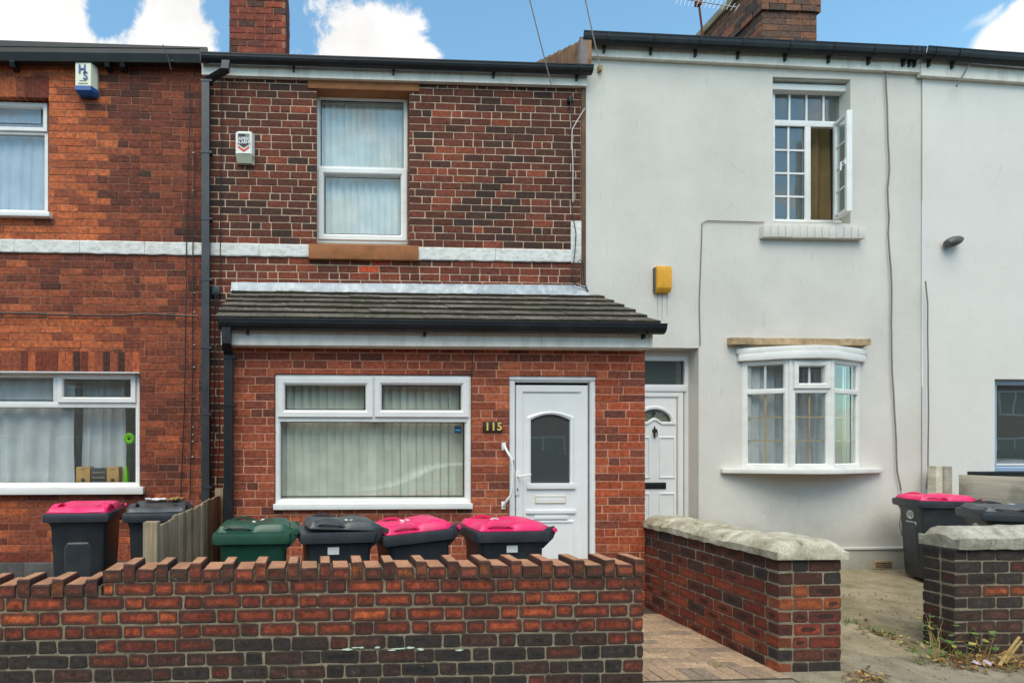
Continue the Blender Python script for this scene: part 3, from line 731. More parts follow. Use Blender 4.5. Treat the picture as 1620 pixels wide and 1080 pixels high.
# lower window of the left house
ol = pxr(-160, 589, 221, 771, Yw)
wn = frame(lh, 'window', ol, .055, yw)
frame(wn, 'sash', pxr(91, 591, 214.5, 636.5, Yw-.02), .065, yw-.022)
zt = pxr(0, 635, 10, 644, Yw); bar(wn, 'transom', (ol[0]+.01, ol[1]-.012, zt[2], zt[3]), yw+.001, yw+.05)
mr = pxr(84, 592, 93, 640, Yw); bar(wn, 'mullion', (mr[0], mr[1], zt[3]-.002, ol[3]-.012), yw+.003, yw+.048)
pane(wn, pxr(101, 601, 207, 627.5, Yw), yw+.02); pane(wn, pxr(-150, 595, 84.5, 632.5, Yw), yw+.03); pane(wn, pxr(-150, 644, 213.5, 768, Yw), yw+.03)
r = pxr(-165, 770.5, 227, 782, 6.78); bar(wn, 'sill', r, -.085, .12, bevel=.006)
MB().box(lo_l[0], lo_l[1], -.012, .10, lo[3]-.014, lo[3]-.002).build('lintel_strip', M['upvc'], lh)
room(lh, lo, .22)
xs = X_(121, 7.1)
curtain('net_curtain', 'grey white net curtain over most of the lower window of the red brick house', lo[0], xs-.02, lo[2]+.02, lo[3]-.03, .25, 'net', 8, .028)
curtain('net_curtain', 'white net curtain strip beside the green flower behind the two tan speakers', xs+.03, X_(197, 7.15), lo[2]+.02, lo[3]-.03, .36, 'net', 4, .024)
bz = lo[2]
def speaker(px0, px1, label):
    x0, x1, z0, z1 = pxr(px0, 738, px1, 768, 7.1); t = empty('speaker', label, 'speaker', ((x0+x1)/2, .26, bz+.002))
    MB().box(x0, x1, .21, .33, bz+.002, z1).build('cabinet', M['card'], t, bevel=.004)
    MB().lathe([(0, -.004), (.018, -.006), (.024, 0), (.024, .004)], (x0+x1)/2, bz+.075, 14, 'y', .208).build('cone', M['grey_dark'], t)
    MB().box((x0+x1)/2-.03, (x0+x1)/2+.03, .206, .212, z1-.03, z1-.022).build('badge', M['ink_grey'], t)
speaker(123, 145, 'tan stereo speaker left of the little music centre on the window sill')
speaker(171, 190, 'tan stereo speaker right of the little music centre beside the green vase')
x0, x1, z0, z1 = pxr(146, 740, 170, 768, 7.1); t = empty('music_centre', 'small grey music centre standing between two tan speakers', 'stereo', ((x0+x1)/2, .26, bz))
MB().box(x0, x1, .22, .34, bz+.002, z1).build('case', M['grey_dark'], t, bevel=.004)
for k in range(3): MB().box(x0+.015, x1-.015, .212, .222, bz+.03+k*.06, bz+.055+k*.06).build('panel', M['cable_grey'], t)
xf, zf = XZ(204.5, 693.5, 7.05)
t = empty('flower_ornament', 'lime green daisy ornament with dark centre in the lower left window', 'ornament', (xf, .2, bz))
for k in range(14):
    a = 2*math.pi*k/14; c, s_ = math.cos(a), math.sin(a); p = lambda r, o, y: (xf+r*c-o*s_, .2+y, zf+r*s_+o*c)
    MB().poly([p(.012, -.008, 0), p(.05, -.015, -.008), p(.078, 0, .006), p(.05, .015, -.008), p(.012, .008, 0)]).build('petal', M['lime_green'], t)
MB().lathe([(0, -.008), (.012, -.006), (.016, .004)], xf, zf, 12, 'y', .197).build('centre', M['ink'], t)
MB().tube([(xf, .21, zf), (xf-.01, .22, zf-.25), (xf, .22, bz)], .004, 6).build('stem', M['leaf'], t)
xf2 = X_(200, 7.08); t = MB().lathe([(0, 0), (.035, .0), (.033, .05), (.022, .16), (.012, .24), (.012, .245)], xf2, .23, 12, 'z', bz+.002).build('vase', M['lime_green'], None, smooth=True)
tag(t, 'slim lime green vase on the sill beside a tan speaker', 'vase')

# ================================================================= brown brick house in the middle
ch = empty('brick_house', 'brown brick terraced house with cream mortar and a tiled brick porch', 'house', (1, 0, 0))
xR = X_(926, YC)
eave_c = Z_(620, 118, YC)
win = (X_(501.5, YC), X_(647.5, YC), Z_(574, 386, YC), Z_(574, 139.5, YC))
lint = pxr(487, 126, 663, 143, YC); sill = pxr(488.5, 387, 662.5, 410.5, 6.79)
zporch = Z_(640, 448, YC)
wall_holes(ch, 'wall', M['mortar_cream'], YH+.005, xJ+.001, xR, -.3, eave_c+.12, [win])
def col_centre(a, z, n, l, px, py):
    if 572 < px < 606 and 413 < py < 436: return pick((S(196, 84, 56), 2), (S(178, 74, 50), 1))
    if py > 412: return drift(PAL_LOW, a, z, 3)
    if px > 870 and py > 150: return drift(PAL_C, a, z, 5, 1, .16, .45, 1)
    return drift(PAL_C, a, z, 5, 1, .24 if l > .15 else .34)
PAL_C = [S(138, 72, 56), S(120, 64, 52), S(108, 60, 50), S(100, 57, 48), S(90, 54, 47), S(78, 52, 47), S(66, 50, 47)]
PAL_LOW = [S(146, 76, 56), S(132, 68, 53), S(118, 62, 50), S(102, 57, 48), S(84, 54, 48)]
def garden_bond(L, off):
    def f(n):
        if n % 4 == 2: return [L, L*.49, L*.49, L*.98, L*.5], off+.31*(n % 3)
        return [L], off+(L/2 if n % 2 else 0)+.03*math.sin(n*2.1)
    return f
CHC = .0866
zs_low = [ST0-CHC*i for i in range(0, 6)][::-1]
zs_up = [ST1+CHC*i for i in range(0, 26)]; zs_up = [z for z in zs_up if z < eave_c+.09]
patch = pxr(903, 350, 921, 416, YC)
holes = [win, (lint[0], lint[1], lint[2], lint[3]), (sill[0], sill[1], sill[2], sill[3]), patch]
strip0 = X_(918.5, YC)
brick_field(ch, (0, YH), 0, zs_up, garden_bond(.2445, .02), lambda n: (xJ+.012*(n % 2), strip0), holes, col_centre, False, 'brick_house', 'brick_house_s', 236, joint=.0125, proud=.002)
brick_field(ch, (0, YH), 0, zs_low, garden_bond(.2445, .1), lambda n: (xJ+.012*(n % 2), strip0), holes, col_centre, False, 'brick_house', 'brick_house_s', 30, joint=.012, small_name='lower_brickwork')
zs_side = [ST0-CHC*i for i in range(5, 50) if ST0-CHC*i > -.12][::-1]
brick_field(ch, (0, YH), 0, zs_side, garden_bond(.2445, .1), lambda n: (xJ+.012*(n % 2), X_(354, 5.84)+.2), [], lambda *a_: pick((RED, 4), (BROWN, 4), (DARK, 3)), False, 'brick_house', 'brick_house_s', 0, joint=.013, small_name='side_brickwork')
string_course(ch, xJ, sill[0], ST0, ST1, YH, 2); string_course(ch, sill[1], patch[0], ST0-.012, ST1-.012, YH, 2)
MB().box(patch[0], patch[1], -.012, .05, patch[2], patch[3]).build('painted_patch', M['string'], ch, bevel=.006)
MB().box(strip0+.004, xR, -.018, .05, zporch-.05, eave_c).build('joint_strip', plain('brown_strip', S(110, 84, 66), .8, .3, .2, 6, dirt=(S(70, 54, 44), .6, (9, 9, 3))), ch, bevel=.004)
MB().prism([(-.014, lint[2]+.012), (-.014, lint[3]), (.06, lint[3]), (.06, lint[2]), (.15, lint[2]-.004), (.15, lint[2]+.0)] if False else [(-.014, lint[2]), (-.014, lint[3]), (.17, lint[3]), (.17, lint[2])], lint[0], lint[1]).build('lintel', M['sandstone'], ch, bevel=.006)
MB().box(sill[0], sill[1], -.055, .12, sill[2], sill[3]).build('sill', M['sandstone'], ch, bevel=.009)
# upper window
Yw = 7.0; yw = Y_(Yw)
o_ = pxr(501, 152.5, 644.5, 385, Yw)
wn = frame(ch, 'window', o_, .045, yw)
pane(wn, pxr(508.5, 159.5, 638.5, 264.5, Yw), yw+.03)
frame(wn, 'sash', pxr(503.5, 267, 643.5, 379.5, Yw-.02), .072, yw-.022, lip=.022)
pane(wn, pxr(514.5, 281, 634, 370.5, Yw), yw+.012)
zt = pxr(560, 264, 580, 272, Yw); bar(wn, 'transom', (o_[0]+.012, o_[1]-.012, zt[2], zt[3]), yw+.002, yw+.05)
room(ch, win, .23)
def blind(label, x0, x1, z0, z1, Y, n, mat, ang=18, gap_at=None):
    t = empty('vertical_blind', label, 'blind', ((x0+x1)/2, Y, z0))
    MB().box(x0, x1, Y-.02, Y+.02, z1-.03, z1).build('headrail', M['upvc'], t)
    step = (x1-x0)/n; wd = step*1.10; c, s_ = math.cos(R(ang)), math.sin(R(ang))
    key = ('slat', label); mb = MB(); seg = 4; fl = []
    prof = [(-wd/2+wd*i/seg, .006*math.sin(math.pi*i/seg)) for i in range(seg+1)]
    pr = [(a*c-b2*s_, a*s_+b2*c) for a, b2 in prof]; pr = pr+[(a, b2+.0015) for a, b2 in reversed(pr)]
    me = MB().prism(pr, z0-z0, z1-.03-z0, 'z').mesh('slat', M[mat])
    for i in range(n):
        link('slat', me, t, (x0+(i+.5)*step-(x0+x1)/2+random.uniform(-.002, .002), random.uniform(-.003, .003), 0), random.uniform(-.05, .05)+(R(-22) if gap_at is not None and i == gap_at else 0))
blind('pale blue vertical blind drawn across the upstairs window of the brown house', win[0]+.02, win[1]-.02, win[2]+.01, win[3]-.02, .262, 13, 'blind_blue')
# fascia and gutter
Yg = 6.72
def sl(pa, pb, Yo): return X_(pa[0], Yo), Z_(pa[0], pa[1], Yo), X_(pb[0], Yo), Z_(pb[0], pb[1], Yo)
x0, z0, x1, z1 = sl((319, 87), (936, 107), Yg)
gutter(ch, x0, z0, x1, z1, -.062, .088, .115, brackets=[.23, .485, .745, .965])
fa = sl((319, 101), (927, 120), 6.78); fb = sl((319, 118), (927, 136), 6.78)
MB().loft([[(fa[0], -.06, fa[1]), (fa[0], -.06, fb[1]), (fa[0], -.004, fb[1]), (fa[0], -.004, fa[1]+.06)], [(xR-.004, -.06, fa[3]), (xR-.004, -.06, fb[3]), (xR-.004, -.004, fb[3]), (xR-.004, -.004, fa[3]+.06)]]).build('fascia', M['fascia'], ch)
roof(ch, xJ, xR-.002, eave_c+.06)
# chimneys
def chimney(root, x0, x1, y0, y1, z0, z1, band, colour, mat='brick_house', limit_h=.075):
    c_ = MB().box(x0+.008, x1-.008, y0+.008, y1-.008, z0, z1).build('chimney', M['mortar_left'], root)
    o0 = org(root); n = 0; z = z0
    while z < z1-.04:
        proud = .035 if band and band[0] <= z < band[1] else 0.0
        for (ax, ay, rz, Lw) in ((x0-proud, y0-proud, 0, x1-x0+2*proud), (x1+proud, y0-proud+.0, R(90), y1-y0+2*proud), (x0-proud, y1+proud, R(-90), y1-y0+2*proud)):
            a = -(.12 if n % 2 else 0); dx, dy = math.cos(rz), math.sin(rz)
            while a < Lw-.02:
                l, r = max(a, 0)+(.004 if rz == 0 else .012), min(a+.24, Lw)-.008
                if r-l > .05 and z > z0+.0:
                    m = (l+r)/2; px, py = proj(ax+m*dx, ay+m*dy, z)
                    if py > -60: link('brick', brick_mesh(r-l, limit_h-.008+.003, .09, False, mat), c_, (ax+m*dx-o0.x+random.uniform(-.002, .002), ay+m*dy-o0.y, z+limit_h/2-o0.z), rz, colour())
                a += .24
        z += limit_h; n += 1
cx0, cx1 = X_(362.5, 7.9), X_(452.5, 7.9)
cc = lambda: pick((S(128, 66, 56), 4), (S(104, 60, 54), 3), (S(84, 58, 54), 3), (S(146, 74, 58), 2))
chimney(ch, cx0, cx1, Y_(7.9), Y_(8.9), 6.25, 8.1, None, cc, limit_h=.090)

# ================================================================= porch
YP = 5.84; yp = Y_(YP)
po = empty('brick_porch', 'low red brick porch with tiled lean-to roof in front of the brown house', 'porch', (1.2, yp, PATH_Z))
pxL, pxR = X_(354, YP), X_(1020.5, YP)
pz1 = Z_(680, 546, YP)
pw = pxr(434.5, 592, 746, 804, YP); pd = (X_(805.5, YP), X_(944, YP), PATH_Z+.06, Z_(875, 594.5, YP))
wall_holes(po, 'wall', M['mortar_porch'], yp+.005, pxL, pxR, -.3, pz1+.1, [pw, pd], depth=.14)
MB().box(pxL+.009, pxL+.012, yp+.009, -.002, -.3, pz1+.1).build('side_wall', M['mortar_porch'], po)
MB().box(pxR-.012, pxR-.009, yp+.009, -.002, -.3, pz1+.1).build('side_wall', M['mortar_porch'], po)
CHP = 12.66*5.9/910
P1, P2, P3, P4 = S(160, 86, 64), S(148, 76, 58), S(124, 68, 58), S(102, 62, 55)
def col_porch(a, z, n, l, px, py):
    if px > 945 and random.random() < .6: return pick((S(166, 82, 56), 4), (S(150, 72, 50), 3), (P3, 1.5))
    return drift([S(176, 98, 72), S(166, 90, 67), S(156, 82, 62), S(144, 76, 60), S(126, 70, 58), S(108, 64, 56)], a, z, 31, 1.6, .26)
zs = []; z = pz1+.0
while z > PATH_Z-.05: zs.append(z); z -= CHP
zs = zs[::-1]
def porch_bond(n): return ([.235], .06+(.1175 if n % 2 else 0)) if n % 3 else ([.235, .235, .118], .1+.07*n)
brick_field(po, (0, yp), 0, zs, porch_bond, lambda n: (pxL, pxR), [pw, pd], col_porch, False, 'brick_porch', 'brick_house_s', 290, joint=.011)
brick_field(po, (pxL, -.002), R(-90), zs, porch_bond, lambda n: (.02, -.002-yp-.112), [], col_porch, False, 'brick_porch', 'brick_house_s', 0, joint=.011, small_name='side_brickwork')
brick_field(po, (pxR, yp), R(90), zs, porch_bond, lambda n: (.112, -yp-.01), [], col_porch, False, 'brick_porch', 'brick_house_s', 0, joint=.011, small_name='side_brickwork')
# window
Yw = 5.86; yw = Y_(Yw)
o_ = pxr(435.5, 593, 745, 797, Yw)
wn = frame(po, 'window', o_, .055, yw)
for a in ((439.5, 597.5, 590, 659.5, 451, 608.5, 577, 647.5), (593, 597.5, 742, 659.5, 604.5, 610, 727.5, 648)):
    frame(wn, 'sash', pxr(*a[:4], Yw-.02), .073, yw-.022, lip=.024); pane(wn, pxr(*a[4:], Yw), yw+.015)
pane(wn, pxr(444, 667.5, 734, 785, Yw), yw+.03)
zt = pxr(560, 658.5, 600, 667, Yw); bar(wn, 'transom', (o_[0]+.012, o_[1]-.012, zt[2], zt[3]), yw+.002, yw+.05)
mr = pxr(588, 600, 595, 660, Yw); bar(wn, 'mullion', (mr[0], mr[1], zt[3]-.002, o_[3]-.012), yw+.004, yw+.048)
r = pxr(432, 796.5, 748, 805.5, 5.79); bar(wn, 'sill', r, yp-.05, yp+.10, bevel=.005)
r = pxr(720, 673.5, 730, 684.5, Yw); MB().box(r[0], r[1], yw+.026, yw+.0295, r[2], r[3]).build('alarm_sticker', M['blue_dark'], wn)
MB().box(r[0]+.008, r[1]-.008, yw+.024, yw+.0255, r[2]+.022, r[2]+.036).build('sticker_print', plain('teal_print', S(60, 150, 170)), wn)
room(po, (pw[0], pw[1], pw[2], pw[3]), yp+.149, .75)
blind('long beige vertical blind in the wide porch window', pw[0]+.03, pw[1]-.03, pw[2]+.03, pw[3]-.03, yp+.175, 23, 'blind_green', gap_at=11)
# door
Yw = 5.87; yw = Y_(Yw)
do = MB().ring(*pxr(806, 595, 943.5, 900, Yw)[:2], PATH_Z+.05, Z_(875, 595, Yw), [(0, yw+.07), (0, yw+.003), (.003, yw), (.052, yw), (.058, yw+.012), (.062, yw+.014), (.062, yw+.07)]).build('door', M['upvc_door'], po)
zt = pxr(806, 594.5, 943.5, 600.5, Yw-.02); bar(do, 'head_trim', zt, yw-.012, yw+.03, 'upvc_door')
zbot = PATH_Z+.10
lf = pxr(817, 609, 930.5, 880, Yw); lf = (lf[0], lf[1], zbot, lf[3])
leaf = MB().ring(*lf, [(0, yw+.06), (0, yw+.011), (.004, yw+.006), (.066, yw+.006), (.076, yw+.018), (.08, yw+.02), (.08, yw+.06)]).build('leaf', M['upvc_door'], do)
sp = pxr(827.5, 623, 917.5, 880, Yw); gl = pxr(840.5, 664, 903.5, 764, Yw); sp = (sp[0]-.01, sp[1]+.01, zbot+.06, sp[3]+.01)
ysl = yw+.022
# slab with an arched glass opening
def arch_pts(r, rise, n=12):
    x0, x1, z0, z1 = r; pts = [(x0, z0), (x1, z0)]
    for i in range(n+1):
        t = i/n; x = x1+(x0-x1)*t; pts.append((x, z1+rise*(1-(2*t-1)**2)))
    return pts
rise = (664-655)*5.9/910
inner = arch_pts(gl, rise); x0, x1, z0, z1 = sp
outer = [(x0, z0), (x1, z0)]+[(x1+(x0-x1)*i/12, z1) for i in range(13)]
b_ = MB(); n = len(inner)
for i in range(n):
    a, c = outer[i], outer[(i+1) % n]; d_, e = inner[(i+1) % n], inner[i]
    b_.quad((a[0], ysl, a[1]), (c[0], ysl, c[1]), (d_[0], ysl, d_[1]), (e[0], ysl, e[1]))
b_.build('slab', M['upvc_door'], do)
def moulding(r, rise, w, y, parent, name='moulding', mat='upvc_door', h=.016, foot=None):
    ou2 = arch_pts((r[0]-w, r[1]+w, r[2]-w, r[3]+w*.8), rise*1.0); inn = arch_pts(r, rise)
    md = [((a[0]+c[0])/2, (a[1]+c[1])/2) for a, c in zip(ou2, inn)]
    lo2 = [[(p[0], y+yy, p[1]) for p in pts] for pts, yy in ((ou2, .004), (ou2, -.004), (md, -h), (inn, -.006), (inn, .02))]
    return MB().loft(lo2, cap=False).build(name, M[mat], parent)
moulding(gl, rise, .042, ysl, do)
MB().poly([(p[0], ysl+.014, p[1]) for p in inner]).build('pane', M['glass_door'], do)
mr = pxr(834, 764, 911, 773, Yw); bar(do, 'moulding_sill', mr, ysl-.024, ysl+.01, 'upvc_door')
lb = pxr(847, 783.5, 896.5, 796, Yw)
MB().ring(*lb, [(0, ysl+.002), (.002, ysl-.010), (.010, ysl-.012), (.014, ysl-.004), (.014, ysl+.002)]).build('letter_plate', plain('letter_beige', S(222, 214, 196), .4), do)
MB().box(lb[0]+.013, lb[1]-.013, ysl-.007, ysl+.002, lb[2]+.013, lb[3]-.013).build('letter_flap', M['upvc_door'], do, bevel=.003)
pr = pxr(833, 806.5, 911.5, 812, Yw); bar(do, 'panel_moulding', pr, ysl-.020, ysl+.003, 'upvc_door'); pr2 = pxr(846, 815, 899, 821, Yw); bar(do, 'panel_moulding', pr2, ysl-.018, ysl+.003, 'upvc_door')
pf = (sp[0]+.06, sp[1]-.06, zbot+.13, pr2[2]-.012); MB().ring(*pf, [(0, ysl+.002), (.006, ysl-.010), (.02, ysl-.012), (.03, ysl+.002)]).build('panel_moulding', M['upvc_door'], do)
MB().box(sp[0], sp[1], yw-.03, ysl+.01, zbot+.02, zbot+.075).build('weather_bar', M['upvc_door'], do, bevel=.008)
hx, hz = XZ(819, 753, Yw); kb = pxr(815.5, 745, 822, 783, Yw)
MB().box(*kb[:2], yw-.004, yw+.008, *kb[2:]).build('handle_plate', M['upvc_door'], do, bevel=.003)
MB().tube([(hx, yw, hz), (hx, yw-.045, hz), (hx+.03, yw-.05, hz+.004), (hx+.125, yw-.048, hz+.022)], [.009, .009, .009, .007], 8).build('handle', M['upvc'], do, smooth=True)
kx, kz = XZ(818.7, 774, Yw); MB().box(kx-.006, kx+.006, yw-.0065, yw-.0035, kz-.014, kz+.012).build('keyhole', M['ink'], do)
bx, bz_ = XZ(811, 732.5, Yw); bell = MB().box(bx-.011, bx+.011, yw-.016, yw, bz_-.034, bz_+.034).build('doorbell', M['black_plastic'], None, bevel=.003)
tag(bell, 'small black doorbell on the white porch door frame', 'doorbell'); 
dr = (pd[0]+.04, pd[1]-.04, pd[2]+.03, pd[3]-.03)
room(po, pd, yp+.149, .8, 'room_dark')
MB().box(pd[0]-.03, pd[1]+.03, yp-.10, yp+.12, PATH_Z-.02, PATH_Z+.052).build('doorstep', M['concrete2'], po, bevel=.008)
# grab rail
def W(px, py, Yo, dy=0): x, z = XZ(px, py, Yo); return (x, Y_(Yo)+dy, z)
gr = empty('grab_rail', 'cranked white grab rail screwed to the bricks beside the porch door', 'grab rail', W(797, 800, 5.83))
MB().tube([W(797.5, 706, 5.84, -.02), W(799, 713, 5.84, -.055), W(804.5, 724, 5.84, -.085), W(806, 735, 5.84, -.09), W(805.5, 770, 5.84, -.09), W(803.5, 783, 5.84, -.085), W(797, 793, 5.84, -.055), W(796, 800, 5.84, -.02)], .0135, 10).build('rail', M['upvc'], gr, smooth=True)
for (px, py) in ((797, 706), (796.5, 799)):
    x, z = XZ(px, py, 5.83); pl = MB().box(x-.022, x+.022, yp-.016, yp-.002, z-.04, z+.04).build('end_plate', M['upvc'], gr, bevel=.006)
    MB().lathe([(0, -.003), (.005, -.003), (.005, .001)], x, z, 8, 'y', yp-.016).build('screw', M['grey_dark'], gr)
# number plaque
def text(body, x, y, z, size, mat, parent=None, name='lettering', extrude=.002, align='CENTER', rz=0, bold=0., sx=1.):
    cu = bpy.data.curves.new(name, 'FONT'); cu.body = body; cu.size = size; cu.extrude = extrude; cu.align_x = align; cu.align_y = 'CENTER'; cu.offset = bold; cu.resolution_u = 3
    o = bpy.data.objects.new('tmp', cu); COL.objects.link(o); bpy.context.view_layer.update()
    me = bpy.data.meshes.new_from_object(o.evaluated_get(bpy.context.evaluated_depsgraph_get())); bpy.data.objects.remove(o)
    me.name = name; me.materials.clear(); me.materials.append(M[mat])
    for v in me.vertices:
        a, b2, c = v.co; v.co = (a*sx, -c, b2)
    o0 = org(parent) if parent is not None else Vector((0, 0, 0))
    t = link(name, me, parent, (x-o0.x, y-o0.y, z-o0.z), rz); return t
r = pxr(764, 666.5, 794.5, 683.5, 5.83)
np_ = empty('number_plaque', 'dark wooden number plaque with gold 115 beside the porch door', 'sign', ((r[0]+r[1])/2, yp, r[2]))
MB().box(r[0], r[1], yp-.018, yp+.001, r[2], r[3]).build('plate', M['plaque'], np_, bevel=.005)
for i, d_ in enumerate('115'):
    text(d_, r[0]+(r[1]-r[0])*(.22+.315*i), yp-.019, (r[2]+r[3])/2, .112, 'gold', np_, 'digit', .003, bold=.003)
# roof: lead flashing, six courses of flat interlocking tiles, fascia, gutter
ze, zt_ = Z_(640, 505.5, 5.58), Z_(640, 462, YC); ye = Y_(5.58)
slope = (zt_-ze)/(0-ye); rl = X_(338.5, 5.58); rr = 3.40
MB().prism([(ye+.04, ze-.035+.04*slope), (-.01, zt_-.04), (-.01, zt_-.11), (ye+.10, ze-.10)], rl+.03, rr-.03).build('roof_deck', M['slate'], po)
rows = 6; step = (0-ye)/(rows-.35)
tl = (rr-rl)/13
tm = {}
def tile_mesh(w_, d_, k):
    key = (round(w_, 3), k)
    if key not in tm:
        rnd = random.Random(k); n = 6; top = []; V = []; f = []
        t = .027
        for i in range(n+1):
            x = -w_/2+.002+(w_-.004)*i/n; e = rnd.uniform(-.004, .004); zz = rnd.uniform(-.002, .002)
            V += [(x, e, -.006+zz), (x, e-.002, t-.004+zz), (x, e+.005, t+zz), (x, d_, d_*slope-.006), (x, d_, d_*slope-.026)]
        for i in range(n):
            for j in range(4): a = i*5+j; f.append((a, a+5, a+6, a+1))
            a = i*5; f.append((a, a+4, a+9, a+5))
        f.append((0, 1, 2, 3, 4)); a = n*5; f.append((a+4, a+3, a+2, a+1, a))
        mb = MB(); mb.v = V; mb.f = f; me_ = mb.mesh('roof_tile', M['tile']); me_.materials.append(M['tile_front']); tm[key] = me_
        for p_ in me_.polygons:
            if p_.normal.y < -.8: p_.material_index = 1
    return tm[key]
o0 = org(po)
for j in range(rows):
    y = ye+j*step; z = ze+(y-ye)*slope-.004
    off = .5*tl if j % 2 else 0; x = rl-off
    while x < rr-.02:
        a, b2 = max(x, rl), min(x+tl, rr)
        if b2-a > .05:
            dep = min(step*1.12, -.012-y)
            link('roof_tile', tile_mesh(b2-a, dep, random.randrange(5)), po, ((a+b2)/2-o0.x, y-o0.y+random.uniform(-.006, .006), z-o0.z+random.uniform(-.003, .003)), 0)
        x += tl
fl = sl((366, 446), (930, 451), 6.82); fl2 = sl((370, 459), (930, 465), 6.70)
n = 26; loops = []
for i in range(n+1):
    t = i/n; x = fl[0]+(fl[2]-fl[0])*t; z1 = fl[1]+(fl[3]-fl[1])*t+.006*mnoise.noise(Vector((x*5, 0, 2))); z0 = fl2[1]+(fl2[3]-fl2[1])*t+.010*mnoise.noise(Vector((x*3, 4, 0)))
    yb = -.095+.014*mnoise.noise(Vector((x*4, 9, 0)))
    loops.append([(x, -.005, z1), (x, -.016, z1), (x, -.030, z1-.055), (x, yb, z0), (x, yb+.01, z0-.006), (x, -.005, z0+.02)])
MB().loft(loops).build('flashing', M['lead'], po, smooth=True)
a = sl((366, 515), (1027, 520), 5.70); b2 = sl((366, 545.5), (1027, 549.5), 5.70)
yf = Y_(5.70)
splits = [0, .27, .62, 1]
MB().loft([[(x, yf, zt2), (x, yf, zb2), (x, yf+.02, zb2), (x, yf+.02, zt2)] for x, zt2, zb2 in ((a[0]-.06, a[1]+.03, b2[1]), (a[2], a[3]+.03, b2[3]))]).build('fascia', M['fascia'], po)
MB().box(a[0]-.06, a[2], yf+.021, yp+.02, b2[1]-.002, b2[1]+.012).build('soffit', M['fascia'], po)
MB().box(a[2]+.001, a[2]+.034, yf-.004, -.05, b2[3], a[3]+.02).build('box_end', M['fascia'], po); MB().box(a[0]-.10, a[0]-.061, yf-.004, -.05, b2[1], a[1]+.01).build('box_end', M['fascia'], po)
for px in (498, 860):
    x, z = XZ(px, 530, 5.70); MB().box(x-.004, x+.004, yf-.004, yf, b2[1]+.01, a[1]-.01).build('joint_cover', M['upvc'], po)
for px, py in ((564, 522), (564, 529), (880, 528), (979, 531)):
    x, z = XZ(px, py, 5.70); MB().lathe([(0, -.004), (.006, -.003), (.006, .002)], x, z, 8, 'y', yf).build('screw', M['grey_dark'], po)
x0, z0, x1, z1 = sl((345, 502), (1057, 511), 5.55)
gutter(po, x0, z0, x1, z1, Y_(5.69), .098, .13, brackets=[.06, .455, .96], drop=.06)
# porch downpipe
def square_pipe(root, pts, wd, mat, name='downpipe', clips=()):
    loops = []
    P_ = [Vector(p) for p in pts]
    for i, p in enumerate(P_):
        loops.append([(p.x-wd/2, p.y-wd/2, p.z), (p.x+wd/2, p.y-wd/2, p.z), (p.x+wd/2, p.y+wd/2, p.z), (p.x-wd/2, p.y+wd/2, p.z)])
    MB().loft(loops).build(name, M[mat], root)
    for x, y, z in clips: MB().box(x-wd/2-.008, x+wd/2+.03, y-wd/2-.005, y+wd/2, z-.012, z+.012).build('clip', M[mat], root)
xp = X_(362, 5.76); yq = Y_(5.76)
square_pipe(po, [(X_(358, 5.6), Y_(5.63), Z_(358, 512, 5.6)), (X_(358, 5.6), Y_(5.63), Z_(358, 543, 5.6)), (xp, yq, Z_(362, 562, 5.76)), (xp, yq, PATH_Z)], .085, 'black_plastic', clips=[(xp, yq, Z_(362, 641, 5.76)), (xp, yq, Z_(362, 566, 5.76))])
# ================================================================= white rendered house
wh = empty('rendered_house', 'off-white rendered house with a bow window and an open upstairs casement', 'house', (5.5, 0, 0))
xW0, xW1 = xR+.001, X_(1458, YC)
ew0, ew1 = Z_(930, 90, YC), Z_(1458, 116, YC)
wu = (X_(1222, YC), X_(1345, YC), Z_(1283, 353, YC), Z_(1283, 124, YC))
wd = (3.60, X_(1105, YC), -.02, Z_(1062, 550, YC))
bow = (X_(1176, YC), X_(1360, YC), Z_(1260, 742, YC), Z_(1260, 556, YC))
wall_holes(wh, 'wall', M['render_a'], YH-.004, xW0, xW1, -.3, max(ew0, ew1)+.25, [wu, wd, bow], depth=.2, grow=0)
r = pxr(1108, 866, 1432, 899, 6.80)
MB().box(r[0]-.02, xW1-.002, -.045, 0, -.06, r[3]-.03).build('plinth', M['plinth_w'], wh, bevel=.01)
MB().box(r[0]-.02, xW1-.002, -.062, 0, r[3]-.029, r[3]).build('plinth_ledge', M['render_b'], wh, bevel=.008)
r = pxr(1383, 886, 1413, 899, 6.78); ab = MB().box(*r[:2], -.056, -.04, *r[2:]).build('air_brick', M['tan_lath'], wh, bevel=.004)
for k in range(3): MB().box(r[0]+.02, r[1]-.02, -.060, -.055, r[2]+.018+k*.024, r[2]+.028+k*.024).build('slot', M['ink'], ab)
roof(wh, xW0, xW1, (ew0+ew1)/2+.20)
# ribbed verge of the white roof seen above the lower roof of its neighbour
for k in range(16):
    y = -.16+k*.16; z = ew0+.14+(y+.1)*math.tan(R(26))
    MB().prism([(y, z-.36), (y+.155, z-.36+.155*.487), (y+.155, z+.155*.487-.014), (y, z+.02)], xW0-.045-.010*(k % 2), xW0-.001).build('verge_tile', M['tile_edge'], wh)
MB().prism([(.03, eave_c-.1), (2.4, eave_c+1.0), (2.4, ew0+1.1), (.03, ew0+.02)], xW0-.03, xW0+.05).build('party_wall_top', M['mortar_left'], wh)
MB().prism([(-.16, Z_(922, 104, 6.70)), (-.10, Z_(922, 104, 6.70)), (-.10, Z_(922, 62, 6.70)), (-.16, Z_(922, 62, 6.70))], X_(917, 6.7), X_(929, 6.7)).build('barge_end', M['cable_grey'], wh)
x0, z0, x1, z1 = sl((920, 54), (1458, 79), Yg)
gutter(wh, x0, z0, x1, z1, -.062, .120, .12, brackets=[.07, .205, .335, .46, .60, .73, .85, .955, .975, .99], drop=.10)
